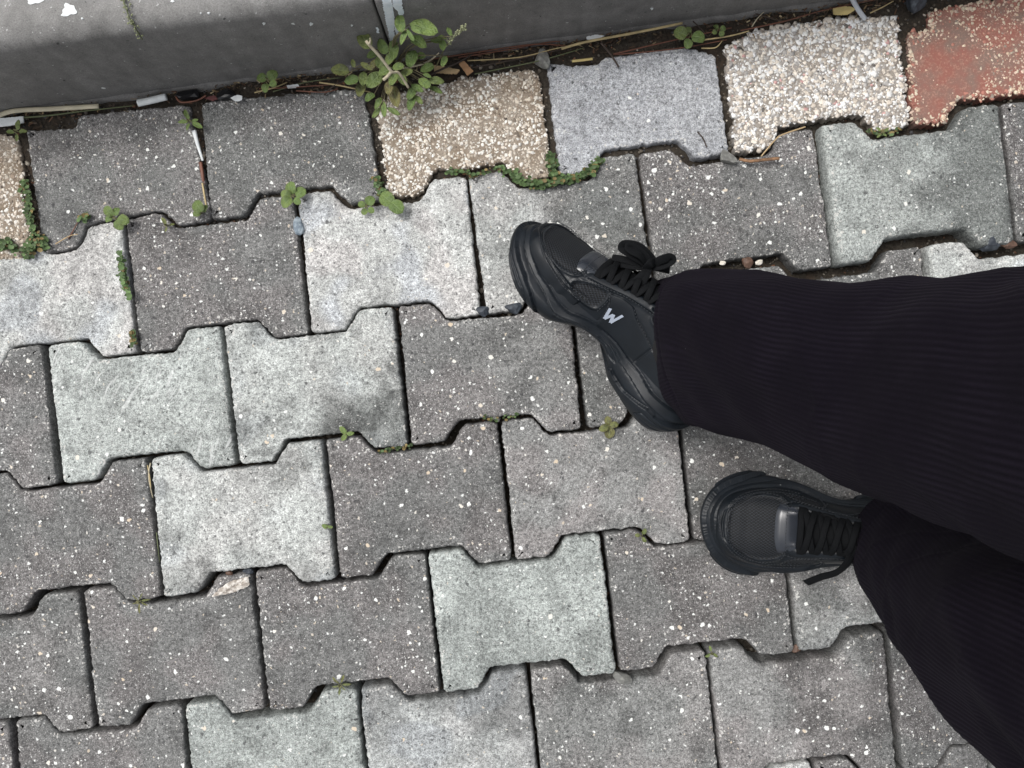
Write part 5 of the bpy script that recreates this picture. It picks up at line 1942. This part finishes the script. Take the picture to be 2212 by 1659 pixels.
obj("side_branch", Geo().add(tube_geo(catmull([tuple(p_ - tw.location) for p_ in w_], 6), 0.0019, 6)).mesh("side_branch", MAT_TWIG), tw)
w_ = [P(797, 96, .105), P(800, 88, .112), P(799, 82, .116)]
obj("side_branch", Geo().add(tube_geo(catmull([tuple(p_ - tw.location) for p_ in w_], 6), np.linspace(.0014, .0004, 13), 6)).mesh("side_branch", MAT_TWIG), tw)
stick("dead_stalk", "pale grey dry stem right of the bleached twig", "stalk", [(870, 147, .03), (910, 139, .035), (932, 128, .03), (948, 114, .03)], 5, MAT_TWIG, 1, .6)
stick("twig", "brown twig crossing the tan wood chip", "twig", [(928, 162, .01), (958, 148, .012), (990, 135, .014), (1020, 117, .014)], 5, MAT_BROWN, 1, .6)
needles = [([(930, 128, .004), (1010, 116, .006), (1150, 96, .006), (1228, 100, .004)], MAT_NEEDLE), ([(990, 124, .003), (1080, 110, .004), (1180, 92, .004), (1210, 90, .004)], MAT_NEEDLE),
           ([(1010, 131, .006), (1120, 124, .006), (1200, 105, .008), (1255, 96, .006)], MAT_STRAW), ([(1025, 160, .004), (1090, 147, .006), (1170, 130, .008), (1260, 104, .006)], MAT_GREENB),
           ([(1010, 148, .004), (1120, 127, .006), (1230, 103, .006)], MAT_BROWN), ([(560, 192, .004), (640, 188, .006), (740, 181, .004)], MAT_NEEDLE),
           ([(590, 198, .004), (660, 178, .006), (735, 168, .006)], MAT_GREENB), ([(550, 200, .005), (590, 190, .006), (620, 178, .004)], MAT_STRAW), ([(640, 196, .004), (700, 199, .006), (730, 192, .004)], MAT_NEEDLE),
           ([(700, 205, .004), (730, 180, .008), (780, 168, .006)], MAT_BROWN), ([(690, 178, .006), (740, 186, .008), (800, 199, .006)], MAT_STRAW),
           ([(1325, 117, .006), (1455, 87, .007), (1580, 60, .008)], MAT_NEEDLE), ([(1328, 118, .004), (1455, 106, .007), (1570, 86, .005)], MAT_NEEDLE),
           ([(1507, 88, .008), (1575, 78, .009), (1618, 67, .010)], MAT_STRAW), ([(1600, 66, .008), (1694, 46, .012), (1780, 22, .010), (1905, -4, .008)], MAT_NEEDLE),
           ([(1497, 46, .012), (1515, 63, .008), (1531, 82, .004)], MAT_BROWN), ([(1624, 58, .006), (1636, 40, .008), (1650, 26, .010)], MAT_TWIG), ([(1632, 30, .006), (1660, 38, .008), (1690, 46, .006)], MAT_BROWN),
           ([(1515, 104, .005), (1545, 103, .006), (1560, 88, .006)], MAT_STRAW), ([(1880, 28, .006), (1905, 16, .006), (1930, 2, .006)], MAT_STRAW),
           ([(319, 1005, -.002), (324, 1035, .0), (327, 1066, -.004)], MAT_STRAW), ([(325, 1000, -.002), (321, 1030, .0), (330, 1075, -.004)], MAT_TWIG), ([(120, 527, .002), (150, 510, .004), (168, 506, .004)], MAT_TAN),
           ([(148, 516, .0), (160, 495, .002), (168, 480, .001)], MAT_NEEDLE), ([(338, 1150, -.002), (341, 1180, .0), (345, 1215, -.004)], MAT_GREENB)]
stalk_labels = [
    "longest red needle running right from the large weed along the kerb foot", "short red needle hugging the kerb foot beside the longest one", "curved yellow stalk between the large weed and the grey mottled pebble",
    "olive stalk passing just above the beige paver's top edge", "dark stalk between the red needles and the olive stalk", "red needle above the second dark paver, left of the large weed",
    "olive stalk right of the four-leaved sprout", "yellow stalk crossing the four-leaved sprout", "lower red needle touching the second dark paver's top edge",
    "dark stalk entering the large weed from the left", "yellow stalk below the large weed's left leaves", "upper red needle above the blue-grey paver", "lower red needle along the blue-grey paver's top edge",
    "pale yellow stalk ending at the white pebbled paver's top left", "long red needle above the white pebbled paver", "dark stalk beside the round-leaved sprout above the blue-grey paver",
    "pale stalk standing up from the soil above the white pebbled paver", "dark stalk lying left of the yellow leaf", "bent pale stalk at the corner between blue-grey and white pebbled pavers",
    "short yellow stalk left of the large slate stone", "yellow straw in the joint left of a light paver, mid left", "pale dead stalk in that same mid-left joint",
    "tan stalk over the left dark paver's lower notch", "red needle in the left dark paver's lower notch", "olive stalk in the joint right of the lower left dark paver"]
for (pts, mt), lab in zip(needles, stalk_labels):
    stick("plant_stalk", lab, "stalk", pts, rnd.uniform(2.6, 3.8), mt, 1, .7, "dry stalks in the gaps", 5)
# crumbled leaf litter packed along the kerb foot
r = np.random.RandomState(91)
V, F, T_ = [], [], []
for i in range(1500):
    x = r.uniform(-20, 2000)
    kb = 243 - 0.132 * x
    y = kb + abs(r.normal()) * 16 + 3
    wl = 0.35 + 0.65 * (math.sin(x * 0.011 + 1) > -0.2)
    if r.rand() > wl:
        continue
    z = r.uniform(-0.006, 0.003)
    p_ = P(x, y, z)
    L, W = r.uniform(0.0012, 0.0075), r.uniform(0.0006, 0.0022)
    a = KA + r.normal() * 0.7
    ca, sa = math.cos(a), math.sin(a)
    o_ = len(V)
    for (u, v_) in ((-1, -1), (1, -.6), (1.1, .7), (-.9, 1)):
        V.append((p_.x + u * L / 2 * ca - v_ * W / 2 * sa, p_.y + u * L / 2 * sa + v_ * W / 2 * ca, z + r.uniform(-.0008, .0012)))
    F += [(o_, o_ + 1, o_ + 2, o_ + 3)]
    col = np.array([(0.11, 0.06, 0.035), (0.07, 0.05, 0.035), (0.24, 0.17, 0.09), (0.16, 0.12, 0.07), (0.38, 0.31, 0.19), (0.04, 0.035, 0.03)][r.choice(6, p=[.26, .27, .14, .17, .05, .11])]) * r.uniform(.7, 1.2)
    T_ += [tuple(col) + (1,)] * 4
me = np_mesh("leaf_litter", V, F, MAT_COVER, False)
vattr(me, "tint", T_, 'FLOAT_COLOR')
obj("leaf_litter", me, label="crumbled brown leaf litter packed along the foot of the kerb", cat="leaf litter", kind="stuff")
stick("straw", "long pale yellow straw leaning on the kerb foot", "straw", [(1213, 105, .010), (1268, 90, .012), (1370, 71, .014), (1474, 50, .014)], 6, MAT_STRAW, 1, .9)
slab("paper_scrap", "thin white scrap under the long yellow straw", "paper scrap", [(1266, 80), (1288, 75), (1306, 78), (1290, 86), (1268, 86)], .010, .0008, MAT_PAPER, .001)
stick("conifer_sprig", "small yellow conifer sprig on the soil above the blue-grey paver", "sprig", [(1236, 132, .004), (1256, 130, .006), (1280, 127, .005)], 6, MAT_YELLOW, .5)
stick("twig", "dark twig lying across the edge of the blue-grey paver", "twig", [(1298, 92, .010), (1318, 116, .009), (1337, 145, .006)], 5, MAT_BROWN, 1, .8)
pebble("pebble", "grey mottled pebble above the joint of beige and blue-grey pavers", 1170, 128, 34, 40, 20, MAT_GSTONE, 11, .004, .6)
stick("plastic_stick", "whitish grey plastic stick over the white pebbled paver's top edge", "stick", [(1838, -8, .012), (1852, 18, .010), (1869, 42, .006)], 11, MAT_GREYW, .8, 1.0, None, 8)
slab("dry_leaf", "torn yellow leaf beside the whitish plastic stick", "leaf", [(1797, 21), (1822, 14), (1838, 16), (1848, 22), (1833, 31), (1800, 33)], .008, .0012, MAT_YELLOW, .002)
pebble("stone", "large dark slate stone at the top by the red paver", 1977, 8, 46, 42, 30, MAT_DSTONE, 12, .006, .7, "stone")
pebble("stone", "dark slate stone in the wide gap at the right edge", 2136, 521, 46, 44, 10, MAT_DSTONE, 13, -.006, .6, "stone")
pebble("pebble", "brown pebble right of the slate stone at the right edge", 2178, 528, 30, 17, 5, MAT_RSTONE, 14, -.006, .6)
pebble("pebble", "dark pebble in the joint left of the rolled shoe", 1046, 673, 30, 22, -10, MAT_DSTONE, 15, -.004, .7)
pebble("pebble", "dark pebble touching the rolled shoe's sole", 1109, 664, 32, 26, 10, MAT_DSTONE, 16, -.003, .7)
pebble("pebble", "pale blue pebble in the joint right of the five-leaved sprout", 645, 488, 22, 30, 10, MAT_BSTONE, 17, -.001, .7)
pebble("pebble", "grey and white pebble under the blue-grey paver's right corner", 1571, 340, 36, 24, -30, MAT_GSTONE, 18, .0, .7)
pebble("pebble", "grey pebble in the joint at bottom centre", 1347, 1463, 36, 26, -20, MAT_GSTONE, 19, -.002, .7)
pebble("pebble", "brown crumbly stone above the right trouser leg", 1618, 566, 24, 25, 0, MAT_RSTONE, 20, -.009, .7)
pebble("pebble", "pinkish white pebble left of the brown crumbly stone", 1560, 567, 12, 10, 0, MAT_WSTONE, 21, -.003, .7)
pebble("pebble", "white pebble right of the brown crumbly stone", 1640, 566, 13, 10, 20, MAT_WSTONE, 22, -.004, .7)
pebble("pebble", "small grey pebble in the joint above two mid pavers", 1073, 905, 16, 14, 0, MAT_GSTONE, 23, -.002, .7)
pebble("pebble", "rust-coloured pebble by the broken pale paver corner", 495, 1238, 16, 14, 0, MAT_RSTONE, 24, -.006, .7)
pebble("pebble", "dark blue pebble by the broken pale paver corner", 535, 1235, 20, 15, 0, MAT_DSTONE, 25, -.007, .7)
pebble("pebble", "brown crumb in the wide joint of the lower right paver", 1722, 1402, 20, 16, 30, MAT_RSTONE, 26, -.008, .7)
stick("wood_splinter", "orange-brown splinter under the white pebbled paver", "splinter", [(1597, 343, .003), (1620, 348, .004), (1650, 345, .004), (1684, 342, .004)], 7, MAT_SPLINT, .45)
stick("twig", "thin tan twig along the white pebbled paver's lower left notch", "twig", [(1644, 338, .003), (1672, 305, .004), (1690, 291, .004), (1740, 274, .003)], 3, MAT_TAN)
stick("twig", "short curved dark twig lying on the blue-grey paver", "twig", [(1507, 285, .003), (1518, 298, .004), (1527, 318, .003)], 3, MAT_BROWN)

# pale broken corners where the inside of a paver shows
def broken_material():
    m = M("broken_concrete")
    oc = m.node("TexCoord").outputs["Object"]
    n1, _ = m.noise(oc, 170.0, 4.0, 0.65)
    n2, _ = m.noise(oc, 60.0, 2.0, 0.6)
    c = m.mix(m.smooth(n1, 0.38, 0.62), (0.34, 0.30, 0.26), (0.68, 0.65, 0.60))
    c = m.mix(m.math('MULTIPLY', m.smooth(n2, 0.55, 0.7), 0.6), c, (0.50, 0.33, 0.26))
    return m.finish(c, 0.9, n1, 0.9, 0.002, 0.25)


MAT_BROKEN = broken_material()


def broken(poly, seed):
    pl = fillet([tuple(G(x, y)) for x, y in poly], [0.002] * len(poly), 0.0016)
    r = np.random.RandomState(seed)
    pl = pl + r.normal(size=pl.shape) * 0.00035
    c0 = pl.mean(0)
    best = min((o for o in pavement.children), key=lambda o: (o.location.x - c0[0]) ** 2 + (o.location.y - c0[1]) ** 2)
    mw = best.matrix_basis.inverted()
    V, F = [], []
    n = len(pl)
    for s, zz in ((1.0, -0.0004), (0.85, 0.0009), (0.5, 0.0011), (0.2, 0.0013)):
        for q_ in pl:
            xy = c0 + (q_ - c0) * s
            V.append(mw @ Vector((xy[0], xy[1], best.location.z + zz + r.normal() * 0.0003 * (s < 1))))
    V.append(mw @ Vector((c0[0], c0[1], best.location.z + 0.0012)))
    for k in range(3):
        for i in range(n):
            j = (i + 1) % n
            F.append((k * n + i, k * n + j, (k + 1) * n + j, (k + 1) * n + i))
    F += [(3 * n + i, 3 * n + (i + 1) % n, 4 * n) for i in range(n)]
    obj("broken_face", new_mesh("broken_face", V, F, MAT_BROKEN), best)


broken([(457, 1289), (478, 1268), (500, 1254), (538, 1243), (541, 1264), (505, 1280)], 201)
broken([(278, 1012), (288, 1003), (305, 1002), (308, 1024), (298, 1028)], 202)
broken([(714, 960), (728, 953), (743, 953), (737, 967), (722, 973)], 203)

# ------------------------------------------------------------------ marks on the kerb: peeling paint, droppings, a grass sprig
def paint_material():
    m = M("peeling_paint")
    oc = m.node("TexCoord").outputs["Object"]
    n1, _ = m.noise(oc, 160.0, 3.0, 0.6)
    c = m.mix(m.smooth(n1, 0.35, 0.7), (0.66, 0.73, 0.78), (0.78, 0.83, 0.86))
    return m.finish(c, 0.6, n1, 0.4, 0.001, 0.4)


MAT_PAINT = paint_material()


def on_kerb(rows_, name, mat, lift=0.0009):
    """strip of paint on the kerb: rows of (x0, x1, y) in the survey grid"""
    V, F = [], []
    nseg = 4
    for i, (x0, x1, y) in enumerate(rows_):
        for j in range(nseg + 1):
            p_, _ = kerb_hit(x0 + (x1 - x0) * j / nseg, y, lift)
            V.append(p_)
        if i:
            for j in range(nseg):
                a = (i - 1) * (nseg + 1) + j
                F.append((a, a + nseg + 1, a + nseg + 2, a + 1))
    return obj(name, new_mesh(name, V, F, mat, True), kerb)


def streak(spec, seed):
    r = random.Random(seed)
    ys = np.arange(spec[0][2], spec[-1][2] + 0.1, 1.6)
    a = np.array(spec, float)
    out = []
    for y in ys:
        out.append((np.interp(y, a[:, 2], a[:, 0]) + r.uniform(-1.3, 1.3), np.interp(y, a[:, 2], a[:, 1]) + r.uniform(-1.3, 1.3), y))
    return out


on_kerb(streak([(824, 845, -6), (827, 848, 10), (829, 850, 22), (833, 852, 45), (838, 851, 66), (840, 853, 80), (844, 858, 90)], 1), "paint_streak", MAT_PAINT)
on_kerb(streak([(846.5, 868, -6), (848.5, 869, 12), (858, 872, 22), (861, 871, 32)], 2), "paint_streak", MAT_PAINT)
on_kerb(streak([(851.5, 856, 48), (852, 861, 62), (855, 864, 72), (858, 862, 75)], 3), "paint_streak", MAT_PAINT)
on_kerb(streak([(812, 817, 57), (813, 819, 64), (814, 818, 71)], 4), "paint_streak", MAT_PAINT)


def kerb_spot(x, y, rx, ry, seed, mat=MAT_PAPER, name="paint_spot"):
    r = random.Random(seed)
    c_, _ = kerb_hit(x, y, 0.0012)
    V = [c_]
    n = 22
    ph = [r.uniform(0, 6.28) for _ in range(3)]
    for k in range(n):
        a = 2 * math.pi * k / n
        q_ = 1 + 0.16 * math.sin(3 * a + ph[0]) + 0.12 * math.sin(5 * a + ph[1]) + r.uniform(-.07, .07)
        p_, _ = kerb_hit(x + rx * q_ * math.cos(a), y + ry * q_ * math.sin(a), 0.0005)
        V.append(p_)
    F = [(0, 1 + (k + 1) % n, 1 + k) for k in range(n)]
    obj(name, new_mesh(name, V, F, mat, True), kerb)


kerb_spot(150, 22, 15, 13, 1)
kerb_spot(139, 32, 6, 4, 2)
kerb_spot(76, 1, 18, 8, 3)
for i, (x, y, s) in enumerate([(451, 28, 3), (434, 28, 2), (570, 50, 3.4), (672, 51, 4), (178, 40, 2.6), (373, 2, 4), (760, 54, 2.4), (1408, 18, 3)]):
    kerb_spot(x, y, s, s * .9, 10 + i)
pts = []
for (x, y) in [(267, -4), (273, 14), (281, 34), (290, 50), (299, 66), (307, 79)]:
    p_, _ = kerb_hit(x, y, 0.003)
    pts.append(p_)
sprig = empty("grass_sprig", tuple(pts[-1]), label="thin pale green grass sprig lying on the kerb top at left", cat="grass sprig")
c_ = catmull([tuple(p_ - pts[-1]) for p_ in pts], 8)
obj("stem", Geo().add(tube_geo(c_, 0.0007, 5)).mesh("stem", MAT_GREENB), sprig)
rs = np.random.RandomState(8)
pos = np.array([c_[rs.randint(len(c_) - 4)] + rs.normal(size=3) * (0.0018, 0.0018, 0.0006) for _ in range(70)])
obj("seeds", pebble_mesh("seeds", pos, rs.uniform(.0006, .0012, 70), np.tile([0.22, 0.24, 0.13], (70, 1)), plain("sprig_husk", (0.22, 0.24, 0.13), 0.7), 6, 0.6, 0.2), sprig, kind="stuff")
